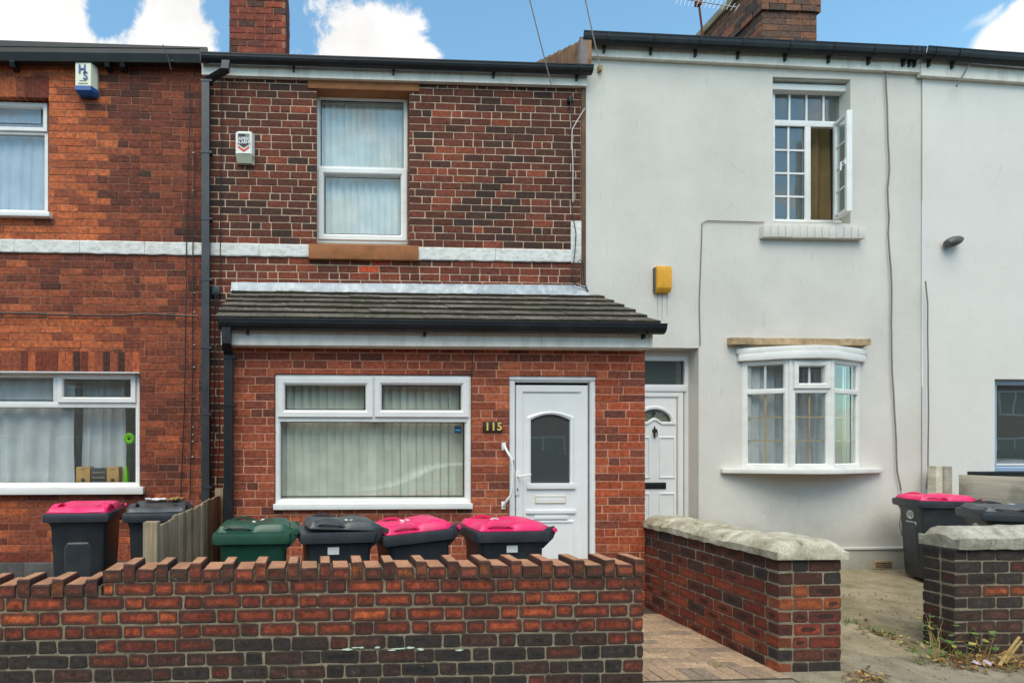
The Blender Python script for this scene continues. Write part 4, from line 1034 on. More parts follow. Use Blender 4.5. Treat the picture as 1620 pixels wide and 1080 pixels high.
fa = sl((928, 70), (1458, 96), 6.78); fb = sl((928, 88), (1458, 114.5), 6.78)
MB().loft([[(a, -.06, b2), (a, -.06, c2), (a, -.002, c2), (a, -.002, b2+.08)] for a, b2, c2 in ((fa[0], fa[1], fb[1]), (fa[2]-.002, fa[3], fb[3]))]).build('fascia', M['fascia'], wh)
# upstairs window
Yw = 6.96; yw = Y_(Yw)
bar(wh, 'head_trim', pxr(1220, 133.5, 1338, 143, 6.90), .06, .12, bevel=.004)
MB().box(wu[0]+.001, wu[1]-.001, .02, .199, wu[3]-.012, wu[3]-.001).build('soffit', M['plinth_w'], wh)
o_ = pxr(1222.5, 143, 1338, 352, Yw)
wn = frame(wh, 'window', o_, .045, yw)
def muntins(parent, r, nx, nz, Y, w=.022, mat='upvc', d=.012):
    for i in range(1, nx): x = r[0]+(r[1]-r[0])*i/nx; MB().box(x-w/2, x+w/2, Y-d, Y, r[2], r[3]).build('glazing_bar', M[mat], parent)
    for i in range(1, nz): z = r[2]+(r[3]-r[2])*i/nz; MB().box(r[0], r[1], Y-d*.8, Y-.0005, z-w/2, z+w/2).build('glazing_bar', M[mat], parent)
tp = pxr(1224, 148, 1332, 192, Yw); pane(wn, tp, yw+.03, 'glass_teal'); muntins(wn, tp, 4, 1, yw+.030)
lp = pxr(1224, 199.5, 1274.5, 346.5, Yw); pane(wn, lp, yw+.03, 'glass_teal'); muntins(wn, lp, 2, 4, yw+.030)
zt = pxr(1270, 191, 1290, 200, Yw); bar(wn, 'transom', (o_[0]+.012, o_[1]-.012, zt[2], zt[3]), yw+.001, yw+.05)
mr = pxr(1274.5, 200, 1283, 345, Yw); bar(wn, 'mullion', (mr[0], mr[1], o_[2]+.012, zt[2]+.002), yw+.003, yw+.05)
# open casement, hinged on its right side and pushed well out
cw, cz0, cz1 = .31, Z_(1330, 349, 6.90), Z_(1330, 196, 6.90)
ca = MB().ring(0, cw, cz0, cz1, [(0, .055), (0, .006), (.006, 0), (.045, 0), (.055, .012), (.058, .018), (.058, .036), (.05, .04), (.05, .055)]).build('casement', M['upvc'], None)
ca.parent = wn; hx_ = X_(1316, 6.92); ow = org(wn)
ca.location = (hx_-ow.x, Y_(6.91)-ow.y, -ow.z); ca.rotation_euler = (0, 0, R(180+72))
# local x runs from the hinge to the free edge; the glass lies in the local xz plane
ORG[ca.name] = Vector((0, 0, 0))
gp = MB().box(.052, cw-.052, .02, .026, cz0+.052, cz1-.052).build('pane', M['glass_teal'], ca, local=True)
for k in range(1, 4):
    z = cz0+.058+(cz1-cz0-.116)*k/4; MB().box(.055, cw-.055, .012, .032, z-.01, z+.01).build('glazing_bar', M['upvc'], ca, local=True)
MB().box(cw-.045, cw-.012, -.012, .0, (cz0+cz1)/2-.035, (cz0+cz1)/2+.035).tube([(cw-.028, -.01, (cz0+cz1)/2), (cw-.028, -.045, (cz0+cz1)/2), (cw-.028, -.05, (cz0+cz1)/2-.10)], .009, 6).build('handle', M['upvc'], ca, local=True)
MB().tube([(X_(1330, 6.93), Y_(6.93), cz0+.02), (X_(1320, 6.80), Y_(6.78), cz0+.015)], .008, 6).build('stay', M['metal'], wn)
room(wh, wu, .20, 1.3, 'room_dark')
curtain('curtain', 'brown curtain hanging behind the open upstairs casement', X_(1277, 7.15), X_(1352, 7.15), wu[2]+.01, wu[3]-.25, .30, 'curtain_brown', 4, .035)
curtain('curtain', 'dark bunched curtain behind the small upstairs panes of the off-white house', X_(1250, 7.3), X_(1278, 7.3), wu[2]+.01, wu[3]-.4, .5, 'grey_dark', 2, .03)
r = pxr(1208, 357, 1369.5, 376, 6.76)
sb = MB().box(r[0]+.006, r[1]-.006, -.072, .1, r[2]+.004, r[3]-.004).build('sill', M['render_a'], wh)
nb = 14
for i in range(nb):
    a, b2 = r[0]+(r[1]-r[0])*i/nb, r[0]+(r[1]-r[0])*(i+1)/nb
    MB().box(a+.003, b2-.003, -.082+random.uniform(-.004, .003), .05, r[2]+random.uniform(-.003, .002), r[3]+random.uniform(-.004, .003)).build('brick', M['render_a'], sb, bevel=.010)
# door recess and door
Yd = 7.03; yd = Y_(Yd)
xd1 = X_(1092.5, Yd)
dw = MB().ring(wd[0]+.02, xd1, 0.0, Z_(1060, 562, Yd), [(0, yd+.06), (0, yd+.003), (.003, yd), (.05, yd), (.062, yd+.012), (.068, yd+.016), (.068, yd+.06)]).build('door', M['upvc_door'], wh)
MB().box(xd1, wd[1]-.002, yd-.002, yd+.05, -.02, wd[3]).build('door_reveal', M['render_a'], wh)
MB().box(wd[0], wd[1]-.004, yd-.03, yd+.03, Z_(1060, 562, Yd)+.001, wd[3]+.1).build('door_head', M['render_a'], wh)
tg = pxr(1000, 570, 1081, 608, Yd); tg = (wd[0]+.09, tg[1], tg[2], tg[3]); pane(dw, tg, yd+.03, 'glass_teal')
zt = pxr(1040, 608, 1060, 619, Yd); bar(dw, 'transom', (wd[0]+.03, xd1-.012, zt[2], zt[3]), yd-.002, yd+.05, 'upvc_door', bevel=.006)
lx0, lx1 = wd[0]+.085, X_(1082, Yd)
MB().ring(lx0, lx1, .06, zt[2]-.006, [(0, yd+.05), (0, yd+.012), (.004, yd+.008), (.055, yd+.008), (.068, yd+.022), (.070, yd+.05)]).build('leaf', M['upvc_door'], dw)
sx0, sx1 = lx0+.06, X_(1071.5, Yd)+.006; ys = yd+.026; cxk = X_(1037, Yd); szt = zt[2]-.07
fz = Z_(1037, 667.5, Yd); ra = X_(1064, Yd)-cxk; fh = Z_(1037, 646.5, Yd)-fz
nA = 20
arc = [(cxk+ra*math.cos(math.pi*k/nA), fz+fh*math.sin(math.pi*k/nA)) for k in range(nA+1)]
bumpw = .075
bot = [(cxk-bumpw+2*bumpw*k/8, fz+.045*math.sin(math.pi*k/8)) for k in range(9)]
fan = arc+[(cxk-ra, fz)]+bot+[(cxk+ra, fz)]
fan = [p for i, p in enumerate(fan) if i == 0 or (abs(p[0]-fan[i-1][0])+abs(p[1]-fan[i-1][1])) > 1e-4][:-1]
# slab plate with the fanlight hole: strips above the arc and below
mb = MB()
for k in range(nA):
    a, c = arc[k], arc[k+1]; mb.quad((c[0], ys, c[1]), (a[0], ys, a[1]), (a[0], ys, szt), (c[0], ys, szt))
mb.quad((sx0, ys, fz), (cxk-ra, ys, fz), (cxk-ra, ys, szt), (sx0, ys, szt)); mb.quad((cxk+ra, ys, fz), (sx1, ys, fz), (sx1, ys, szt), (cxk+ra, ys, szt))
for k in range(8):
    a, c = bot[k], bot[k+1]; mb.quad((a[0], ys, fz-.02), (c[0], ys, fz-.02), (c[0], ys, c[1]), (a[0], ys, a[1]))
mb.quad((sx0, ys, fz-.02), (cxk-bumpw, ys, fz-.02), (cxk-bumpw, ys, fz), (sx0, ys, fz)); mb.quad((cxk+bumpw, ys, fz-.02), (sx1, ys, fz-.02), (sx1, ys, fz), (cxk+bumpw, ys, fz))
mb.quad((sx0, ys, .06), (sx1, ys, .06), (sx1, ys, fz-.02), (sx0, ys, fz-.02))
mb.build('slab', M['upvc_door'], dw)
MB().poly([(p[0], ys+.014, p[1]) for p in fan]).build('pane', M['glass_door'], dw)
MB().poly([(p[0], ys+.05, p[1]) for p in [(cxk-ra-.02, fz-.02), (cxk+ra+.02, fz-.02), (cxk+ra+.02, fz+fh+.02), (cxk-ra-.02, fz+fh+.02)]]).build('net', plain('door_net', S(196, 190, 160), .9), dw)
def strip(pts, w, h, y, closed=False):
    mb = MB(); loops = []; n = len(pts)
    for i, p in enumerate(pts):
        a, c = pts[max(i-1, 0)], pts[min(i+1, n-1)]
        if closed: a, c = pts[(i-1) % n], pts[(i+1) % n]
        t = Vector((c[0]-a[0], c[1]-a[1])).normalized(); nx_, nz_ = -t.y, t.x
        loops.append([(p[0]-nx_*w/2, y, p[1]-nz_*w/2), (p[0]-nx_*w*.25, y-h, p[1]-nz_*w*.25), (p[0]+nx_*w*.25, y-h, p[1]+nz_*w*.25), (p[0]+nx_*w/2, y, p[1]+nz_*w/2)])
    if closed: loops.append(loops[0])
    return mb.loft(loops, cap=not closed)
ex = .030
arc2 = [(cxk+(ra+ex*.6)*math.cos(math.pi*k/nA), fz+(fh+ex*.6)*math.sin(math.pi*k/nA)) for k in range(nA+1)]
strip(arc2, .05, .016, ys).build('moulding', M['upvc_door'], dw)
strip([(cxk-ra-.05, fz-.014), (cxk-bumpw-.02, fz-.014)]+[(x, z-.008) for x, z in bot[1:-1]]+[(cxk+bumpw+.02, fz-.014), (cxk+ra+.05, fz-.014)], .04, .016, ys).build('moulding', M['upvc_door'], dw)
lead = MB()
for an in (35, 62, 118, 145): lead.tube([(cxk, ys+.011, fz+.05), (cxk+ra*.97*math.cos(R(an)), ys+.011, fz+fh*.97*math.sin(R(an)))], .004, 5)
lead.build('leading', M['grey_dark'], dw)
dz = fz+fh*.68; MB().poly([(cxk, ys+.010, dz-.045), (cxk+.03, ys+.010, dz), (cxk, ys+.010, dz+.045), (cxk-.03, ys+.010, dz)]).build('diamond', M['ink'], dw)
def panel(r): MB().ring(*r, [(0, ys+.001), (.005, ys-.010), (.016, ys-.012), (.026, ys+.001)]).build('panel_moulding', M['upvc_door'], dw)
ra_, rb_ = pxr(1044, 690, 1069.5, 756.5, Yd), pxr(1044, 779, 1069.5, 860, Yd)
panel(ra_); panel((2*cxk-ra_[1], 2*cxk-ra_[0], ra_[2], ra_[3])); panel((rb_[0], rb_[1], .16, rb_[3])); panel((2*cxk-rb_[1], 2*cxk-rb_[0], .16, rb_[3]))
lb = pxr(1019, 763, 1055, 773, Yd); MB().box(cxk-(lb[1]-cxk), lb[1], ys-.012, ys+.002, lb[2], lb[3]).build('letter_plate', M['black_plastic'], dw, bevel=.003)
kz = Z_(1037, 683, Yd)
kn = MB().lathe([(0, -.05), (.016, -.046), (.026, -.03), (.024, -.006), (.030, 0)], cxk, kz+.015, 12, 'y', ys); kn.tube([(cxk+.024*math.sin(a), ys-.03, kz-.02-.032*math.cos(a)) for a in [2*math.pi*i/14 for i in range(15)]], .006, 6, cap=False)
kn.prism([(cxk-.008, kz+.05), (cxk, kz+.078), (cxk+.008, kz+.05), (cxk+.008, kz-.06), (cxk, kz-.08), (cxk-.008, kz-.06)], ys-.012, ys, 'y'); kn.build('knocker', M['black_plastic'], dw)
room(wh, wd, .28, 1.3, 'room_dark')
# bow window
bA, bB, bC, bD = (X_(1173, YC)-.0, -.004), (X_(1251, 6.60), Y_(6.60)), (X_(1317, 6.57), Y_(6.57)), (X_(1361, 6.82), -.02)
zb0, zb1 = Z_(1283, 741.5, 6.58), Z_(1283, 567, 6.58)
def facet(p, q, panes_top, panes_bot, opener=None, label=None):
    L = math.hypot(q[0]-p[0], q[1]-p[1]); rz = math.atan2(q[1]-p[1], q[0]-p[0])
    fr = MB().ring(.004, L-.004, 0, zb1-zb0, [(0, .07), (0, .003), (.003, 0), (.048, 0), (.058, .012), (.062, .016), (.062, .07)]).build('window', M['upvc_old'], None)
    fr.parent = wh; o = org(wh); fr.location = (p[0]-o.x, p[1]-o.y, zb0-o.z); fr.rotation_euler = (0, 0, rz)
    H = zb1-zb0; zt0 = H*.690; zt1 = H*.735
    MB().box(.012, L-.012, .001, .06, zt0, zt1).build('transom', M['upvc_old'], fr, local=True, bevel=.003)
    gb = (.062, L-.062, .062, zt0-.008); gt = (.062, L-.062, zt1+.008, H-.062)
    if opener:
        MB().ring(.03, L-.03, zt1-.008, H-.03, [(0, .05), (0, -.016), (.004, -.020), (.05, -.020), (.062, -.006), (.064, .0), (.064, .05)]).build('sash', M['upvc_old'], fr, local=True)
        gt = (.098, L-.098, zt1+.060, H-.098)
    for g_, nz_, mt, w_ in ((gb, 3, 'gold_bar', .020), (gt, 1, 'upvc', .024)):
        MB().box(g_[0]-.004, g_[1]+.004, .026, .032, g_[2]-.004, g_[3]+.004).build('pane', M['glass'], fr, local=True)
        x = (g_[0]+g_[1])/2; MB().box(x-w_/2, x+w_/2, .033, .040, g_[2], g_[3]).build('glazing_bar', M[mt], fr, local=True)
        for k in range(1, nz_): z = g_[2]+(g_[3]-g_[2])*k/nz_; MB().box(g_[0], g_[1], .034, .0395, z-w_*.4, z+w_*.4).build('glazing_bar', M[mt], fr, local=True)
facet(bA, bB, 2, 2); facet(bB, bC, 2, 2, True); facet(bC, bD, 2, 2)
for p in (bB, bC): MB().lathe([(.022, 0), (.022, zb1-zb0)], p[0], p[1]+.012, 10, 'z', zb0).build('corner_post', M['upvc_old'], wh)
def bow_board(name, mat, out, za, zb_, ex0, ex1, bev=.006, back=.02):
    pts = [(bA[0]-ex0, .0), (bA[0]-ex0, -.02-out*.5), (bB[0]-.04, bB[1]-out), ((bB[0]+bC[0])/2, bC[1]-out-.03), (bC[0]+.04, bC[1]-out), (bD[0]+ex1, -.02-out*.5), (bD[0]+ex1, .0)]
    return MB().prism(pts, za, zb_, 'z').build(name, M[mat], wh, bevel=bev)
bow_board('sill', 'upvc_old', .07, Z_(1283, 749.5, 6.5), Z_(1283, 742, 6.5), X_(1173, YC)-X_(1139, YC), X_(1394, YC)-X_(1361, YC))
bow_board('fascia', 'upvc_old', .035, zb1-.002, Z_(1270, 555, 6.56), .06, .06); bow_board('cornice', 'upvc_old', .022, Z_(1270, 554.5, 6.54), Z_(1270, 545.5, 6.54), .08, .09)
r = pxr(1159, 535, 1378, 545, 6.74); 
mb = MB(); loops = []
for i in range(25):
    x = r[0]+(r[1]-r[0])*i/24; jz = .008*mnoise.noise(Vector((x*7, 1, 0)))
    loops.append([(x, -.10, r[2]+jz*.5), (x, .0, r[2]), (x, .0, r[3]+jz+.012), (x, -.10, r[3]+jz)])
mb.loft(loops).build('lath', M['tan_lath'], wh)
MB().poly([(p[0], p[1]+.03, zb0-.01) for p in (bA, bB, bC, bD)]).build('inner_board', M['upvc_old'], wh)
MB().poly([(p[0], p[1]+.03, zb1+.01) for p in (bA, bB, bC, bD)]).build('inner_top', M['upvc_old'], wh)
room(wh, bow, .20, 1.6)
curtain('net_curtain', 'swagged white net curtain behind the left light of the bow window', bow[0]+.02, X_(1252, 6.95), bow[2]+.01, bow[3]-.02, .02, 'net', 7, .03)
curtain('net_curtain', 'white net curtain behind the middle light of the bow window', X_(1262, 6.95), X_(1308, 6.95), bow[2]+.01, bow[3]-.2, .10, 'net', 5, .03)
curtain('net_curtain', 'pale net curtain drawn beside the right light of the bow window', X_(1335, 6.95), bow[1]-.02, bow[2]+.01, bow[3]-.02, .05, 'net', 3, .03)
# chimney of the white house
qx0, qx1 = X_(1206, 8.0), X_(1293, 8.0)
ckk = lambda: pick((S(124, 88, 74), 3), (S(100, 78, 72), 4), (S(140, 92, 74), 2), (S(82, 68, 66), 2))
zbd = Z_(1250, 15, 7.95)
chimney(wh, qx0, qx1, Y_(8.0), Y_(10.4), 6.6, 8.35, (zbd-.03, zbd+.10), ckk, limit_h=.092)
MB().box(qx0-.05, qx1+.05, Y_(7.95), Y_(10.45), 8.35, 8.47).build('chimney_cap', M['concrete2'], wh, bevel=.02)
# aerial on its mast behind the gutter
am = XZ(1116, 66, 7.5); at = XZ(1105, 7, 7.5)
ae = empty('tv_aerial', 'thin rusty mast carrying a comb-like television aerial above the white roof', 'aerial', (am[0], Y_(7.5), am[1]-.4))
MB().tube([(am[0]+.03, Y_(7.5), am[1]-.45), (at[0], Y_(7.5), at[1]+.05)], .013, 8).build('mast', M['rust'], ae)
MB().box(at[0]-.04, at[0]+.04, Y_(7.5)-.03, Y_(7.5)+.03, at[1]-.02, at[1]+.05).build('clamp', M['rust'], ae, bevel=.006)
bl = (XZ(1088, 3, 7.45), XZ(1162, 17, 7.2))
p0, p1 = Vector((bl[0][0]-.1, Y_(7.5), at[1]+.07)), Vector((bl[1][0], Y_(7.15), bl[1][1]))
MB().tube([p0, p1], .006, 6).build('boom', M['metal'], ae)
for k in range(15):
    c_ = p0.lerp(p1, k/14); h = .085-.003*k
    MB().tube([c_-Vector((.03, .0, h)), c_+Vector((.03, .0, h))], .0019, 5).build('element', M['metal'], ae)
# yellow alarm box
def alarm(px0, py0, px1, py1, label, mat, Yo=6.80, dep=.085, name='alarm_box'):
    r = pxr(px0, py0, px1, py1, Yo); t = empty(name, label, 'alarm box', ((r[0]+r[1])/2, 0, r[2])); return r, t
r, t = alarm(1036, 422, 1059.5, 463, 'plain yellow alarm box on the off-white wall with run marks below it', 'alarm_yellow')
MB().prism([(0.0, r[2]), (-.055, r[2]), (-.085, r[2]+.05), (-.09, r[3]-.06), (-.075, r[3]), (0.0, r[3])], r[0]+.004, r[1]).build('cover', M['alarm_yellow'], t, bevel=.008)
MB().box(r[0]-.004, r[0]+.003, -.05, -.004, r[2]+.01, r[3]-.01).build('back_plate', M['grey_dark'], t)
for px in (1040, 1047, 1055):
    x, z = XZ(px, 466, YC); mbx = MB(); 
    ln = random.uniform(.25, .5); V = [(x-.004, -.0052, z+.02), (x+.004, -.0052, z+.02), (x+.002, -.0052, z-ln), (x-.002, -.0052, z-ln)]
    MB().quad(*V).build('run_mark', plain('run_mark', S(150, 142, 132), .9), wh)

# ================================================================= white house at the far right
fh_ = empty('rendered_house', 'bright white rendered house at the right edge with a blue-grey window', 'house', (9, 0, 0))
xF1 = 13.5
fw = (X_(1571, YC), X_(1740, YC), Z_(1640, 747, YC), Z_(1640, 600, YC))
wall_holes(fh_, 'wall', M['render_b'], YH-.018, xW1-.012, xF1, -.3, ew1+.3, [fw], grow=0)
roof(fh_, xW1+.002, xF1, ew1+.12)
x0, z0, x1, z1 = sl((1458, 79), (1640, 93), Yg); x2 = xF1; 
gutter(fh_, x0+.004, z0, x2, z0+(z1-z0)*(x2-x0)/(x1-x0), -.075, .120, .12, brackets=[.02, .07, .24, .4], drop=.10)
fa = sl((1457, 94), (1620, 109), 6.77); fb = sl((1457, 119.5), (1620, 130.5), 6.77)
kx_ = (xF1-fa[0])/(fa[2]-fa[0])
MB().loft([[(a, -.075, b2), (a, -.075, c2), (a, -.018, c2), (a, -.018, b2+.08)] for a, b2, c2 in ((fa[0], fa[1], fb[1]), (xF1, fa[1]+(fa[3]-fa[1])*kx_, fb[1]+(fb[3]-fb[1])*kx_))]).build('fascia', M['fascia'], fh_)
Yw = 6.90; yw = Y_(Yw)
o_ = pxr(1570, 600.5, 1735, 746, Yw); wn = MB().ring(*o_, FR(.075, yw, .06, .02)).build('window', M['frame_blue'], fh_)
pr = (o_[0]+.07, o_[1]-.07, o_[2]+.085, o_[3]-.075); pane(wn, pr, yw+.03, 'glass_teal')
bar(wn, 'bead', (pr[0], pr[1], pr[2]-.004, pr[2]+.02), yw+.012, yw+.05, 'upvc')
r = pxr(1545, 745.5, 1745, 752, 6.72); MB().box(r[0], r[1], -.14, .06, r[2], r[3]).build('sill', M['black_plastic'], wn, bevel=.008)
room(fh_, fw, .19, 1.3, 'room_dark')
lx, lz = XZ(1518, 379, 6.70)
lm = empty('wall_lamp', 'small dark bulkhead lamp tilted upward on the bright white wall', 'lamp', (lx, 0, lz))
def tilt(pts): c, s_ = math.cos(R(18)), math.sin(R(18)); return [(lx+a*c-b2*s_, y, lz+a*s_+b2*c) for a, y, b2 in pts]
loops = []
for k, (t_, rr_) in enumerate(((-.118, .012), (-.105, .045), (-.06, .064), (0, .066), (.05, .055), (.10, .026), (.125, .004))):
    loops.append(tilt([(t_, -.085+rr_*1.0*math.cos(2*math.pi*i/12), rr_*.95*math.sin(2*math.pi*i/12)) for i in range(12)]))
MB().loft(loops).build('shade', M['grey_dark'], lm, smooth=True)
MB().lathe([(.05, 0), (.05, -.02), (.03, -.03), (.025, -.09)], lx-.01, lz, 12, 'y', -.018).build('base', M['black_plastic'], lm)

# ================================================================= alarm boxes of the two brick houses
r, t = alarm(118.5, 98, 150, 147, 'cream alarm box with blue HS letters and blue base under the left gutter', 'alarm_cream', 6.72)
x0, x1, z0, z1 = r; yb = -.115; xs_ = x0+(x1-x0)*.80; zb = z0+(z1-z0)*.235
MB().loft([[(x0, 0, z), (x0+.004, yb, z), (xs_, yb-.004, z), (x1, yb+.07, z), (x1, 0, z)] for z in (zb, z1-.012)]+[[(x0+.006, 0, z1), (x0+.01, yb+.008, z1), (xs_-.004, yb+.006, z1), (x1-.006, yb+.074, z1), (x1-.006, 0, z1)]]).build('cover', M['alarm_cream'], t)
MB().loft([[(x0+.03, -.02, z0), (x0+.03, yb+.04, z0), (xs_-.01, yb+.04, z0), (x1-.012, yb+.09, z0), (x1-.012, -.02, z0)], [(x0-.002, 0, zb-.05), (x0-.002, yb-.004, zb-.05), (xs_, yb-.006, zb-.05), (x1+.002, yb+.07, zb-.05), (x1+.002, 0, zb-.05)], [(x0-.002, 0, zb-.001), (x0-.002, yb-.004, zb-.001), (xs_, yb-.006, zb-.001), (x1+.002, yb+.07, zb-.001), (x1+.002, 0, zb-.001)]]).build('base', M['blue'], t)
cxh = (x0+xs_)/2
text('H', cxh-.008, yb-.007, z1-.088, .135, 'blue', t, 'letter', .002, bold=.004, sx=.9); text('S', cxh+.028, yb-.007, z1-.163, .130, 'blue', t, 'letter', .002, bold=.003, sx=.95)
for k, (wd_, zz) in enumerate(((.085, .215), (.11, .247))):
    for j in range(8 if k else 6): x = cxh+.004-wd_/2+wd_*j/(8 if k else 6); MB().box(x, x+.009, yb-.006, yb-.003, z1-zz-.006, z1-zz+.006).build('small_print', M['ink_grey'], t)
r, t = alarm(372.5, 207, 401.5, 255, 'white alarm box with black shield and red chevron beside the downpipe', 'alarm_white', 6.74)
x0, x1, z0, z1 = r; yb = -.10; xs_ = x0+(x1-x0)*.90; zb = z0+(z1-z0)*.20
MB().loft([[(x0, 0, z), (x0, yb+.02, z), (x0+.03, yb, z), (xs_-.02, yb, z), (xs_, yb+.01, z), (x1, -.02, z), (x1, 0, z)] for z in (zb+.02, z1-.015)]+[[(x0+.01, 0, z1), (x0+.01, yb+.03, z1), (x0+.035, yb+.015, z1), (xs_-.025, yb+.015, z1), (xs_-.005, yb+.025, z1), (x1-.005, -.02, z1), (x1-.005, 0, z1)]]).build('cover', M['alarm_white'], t)
MB().loft([[(x0+.005, 0, z0), (x0+.02, yb+.05, z0), (xs_-.01, yb+.05, z0), (x1-.004, 0, z0)], [(x0+.001, 0, zb+.019), (x0+.001, yb+.004, zb+.019), (xs_, yb+.004, zb+.019), (x1-.001, 0, zb+.019)]]).build('base', plain('alarm_base', S(208, 210, 184), .5), t)  # pale base, a little darker and greener than the cover
cxh = (x0+xs_)/2; hw = (xs_-x0)*.34; zt1_ = z1-.035; zm = z1-.155
MB().poly([(cxh-hw, yb-.003, zt1_), (cxh-hw, yb-.003, zm), (cxh, yb-.003, zm-.045), (cxh+hw, yb-.003, zm), (cxh+hw, yb-.003, zt1_)]).build('shield', M['ink'], t)
MB().poly([(cxh+hw*.3, yb-.0035, zt1_-.004), (cxh+hw*.3, yb-.0035, zt1_-.075), (cxh+hw*.95, yb-.0035, zt1_-.075), (cxh+hw*.95, yb-.0035, zt1_-.004)]).build('shield_patch', M['ink_grey'], t)
MB().poly([(cxh-hw, yb-.003, zm-.018), (cxh, yb-.003, zm-.063), (cxh+hw, yb-.003, zm-.018), (cxh+hw, yb-.003, zm-.046), (cxh, yb-.003, zm-.092), (cxh-hw, yb-.003, zm-.046)]).build('chevron', M['red_ink'], t)
text('APEX', cxh, yb-.0055, zt1_-.062, .052, 'white_ink', t, 'lettering', .001, bold=.0015); text('ALARMS', cxh, yb-.0055, zt1_-.102, .048, 'white_ink', t, 'lettering', .001, bold=.0015, sx=.93)
r = pxr(334, 451, 347, 465, 6.76); jb = MB().box(r[0], r[1], -.055, 0, r[2], r[3]).build('junction_box', M['grey_pipe'], None, bevel=.006); tag(jb, 'small grey junction box between downpipe and porch flashing', 'junction box')

# ================================================================= garden walls
gw = empty('garden_wall', 'low front garden wall with dog-tooth brick coping and sooty lower courses', 'wall', (0, Y_(3.7), PATH_Z))
YW = 3.70; yW = Y_(YW); T = .235
Xw0, Xw1 = X_(-60, YW), X_(1018.5, YW)
xs_step = X_(163, YW); zc = Z_(600, 915.2, YW); CW = 22.1*3.74/910
MB().box(Xw0, Xw1-.008, yW+.0065, yW+T-.0065, -.3, zc-CW-.002).build('core', M['mortar_wall'], gw)
MB().box(xs_step+.006, Xw1-.008, yW+.007, yW+T-.007, zc-CW-.004, zc-.004).build('core', M['mortar_wall'], gw)
W1, W2, W3, W4 = S(148, 68, 48), S(122, 57, 45), S(170, 82, 52), S(94, 52, 45)
B1, B2, B3 = S(56, 52, 52), S(46, 44, 46), S(74, 52, 48)
nW = 9
zs = [zc-CW*i for i in range(nW+1)][::-1]
def col_wall(a, z, n, l, px, py):
    k = nW-1-n
    if k <= 3: return drift(PAL_W, a, z, 41, 1.5, .24, 0, .92)
    if k == 4 and (140 < px < 280 or px > 950): return drift(PAL_W, a, z, 43, 1.5, .25, .2, 1)
    return drift(PAL_B, a, z, 47, 1.4, .26)
PAL_W = [S(184, 92, 58), S(164, 78, 52), S(148, 70, 50), S(132, 62, 48), S(114, 57, 47), S(92, 53, 47)]
PAL_B = [S(112, 60, 50), S(88, 56, 50), S(72, 56, 53), S(62, 56, 55), S(54, 52, 54), S(48, 47, 50)]
SW, HW = .245, .122
def flemish(n): return [SW, HW], (.0 if n % 2 else (SW+HW)/2)+.02*math.sin(n*2.3)
brick_field(gw, (0, yW), 0, zs, flemish, lambda n: ((xs_step if n == nW-1 else Xw0), Xw1-.004*(n % 2)), [], col_wall, True, 'brick_wall', 'brick_house_s', 214, D=.10, joint=.0105, proud=.0018)
brick_field(gw, (Xw1, yW), R(90), zs, lambda n: ([SW, HW], .0 if n % 2 else .1), lambda n: (.102, T-.004), [], col_wall, True, 'brick_wall', 'brick_house_s', 12, D=.10, joint=.014)
def coping(x0, x1, zbase):
    x = x0; k = 0
    MB().box(x0+.01, x1-.01, yW+.012, yW+T-.012, zbase-.010, zbase+.060).build('coping_mortar', M['mortar_wall'], gw)
    while x < x1-.03:
        tall = k % 2 == 1; wdt = (.074 if tall else .112)+random.uniform(-.004, .004); h = .108 if tall else .074
        wdt = min(wdt, x1-x)
        key = ('cope', tall, random.randrange(9))
        if key not in BRICK:
            rnd = random.Random(str(key)); w0 = .074 if tall else .112; c = .007
            def lp(i, z, ii=0): return [(-w0/2+i+rnd.uniform(-.004, .004), i+rnd.uniform(-.003, .003), z+rnd.uniform(-.004, .003)), (w0/2-i+rnd.uniform(-.002, .002), i+rnd.uniform(-.002, .002), z+rnd.uniform(-.002, .002)), (w0/2-i, T-i, z), (-w0/2+i, T-i, z+rnd.uniform(-.002, .002))]
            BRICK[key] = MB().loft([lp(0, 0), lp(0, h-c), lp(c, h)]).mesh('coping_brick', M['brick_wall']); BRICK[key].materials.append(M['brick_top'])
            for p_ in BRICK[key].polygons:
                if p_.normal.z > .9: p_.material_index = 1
        o = org(gw)
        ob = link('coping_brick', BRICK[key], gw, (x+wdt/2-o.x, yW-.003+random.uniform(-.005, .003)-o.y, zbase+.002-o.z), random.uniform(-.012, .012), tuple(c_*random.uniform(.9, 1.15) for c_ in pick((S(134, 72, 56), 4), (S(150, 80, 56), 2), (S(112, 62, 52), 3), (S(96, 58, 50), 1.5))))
        x += wdt+.011; k += 1
for ob_ in []: pass
rnd = random.Random(5)
for px in (548, 561, 574, 600, 622, 634, 650, 664, 724):            # old mint-white paint splashed along one bed joint
    x, z = XZ(px+rnd.uniform(-3, 3), 1026+rnd.uniform(-3, 2), YW); w2, h2 = rnd.uniform(.014, .045), rnd.uniform(.0025, .006)
    pts = [(x+w2*math.cos(2*math.pi*k/9)*rnd.uniform(.6, 1.1), z+h2*math.sin(2*math.pi*k/9)*rnd.uniform(.5, 1.3)) for k in range(9)]
    MB().prism(pts, yW-.0035, yW+.006, 'y').build('paint_splash', MATS.get('mint') or plain('mint', S(196, 214, 196), .7, .3, .1, 30), gw)
coping(xs_step, Xw1, zc); coping(Xw0, xs_step-.006, zc-CW)

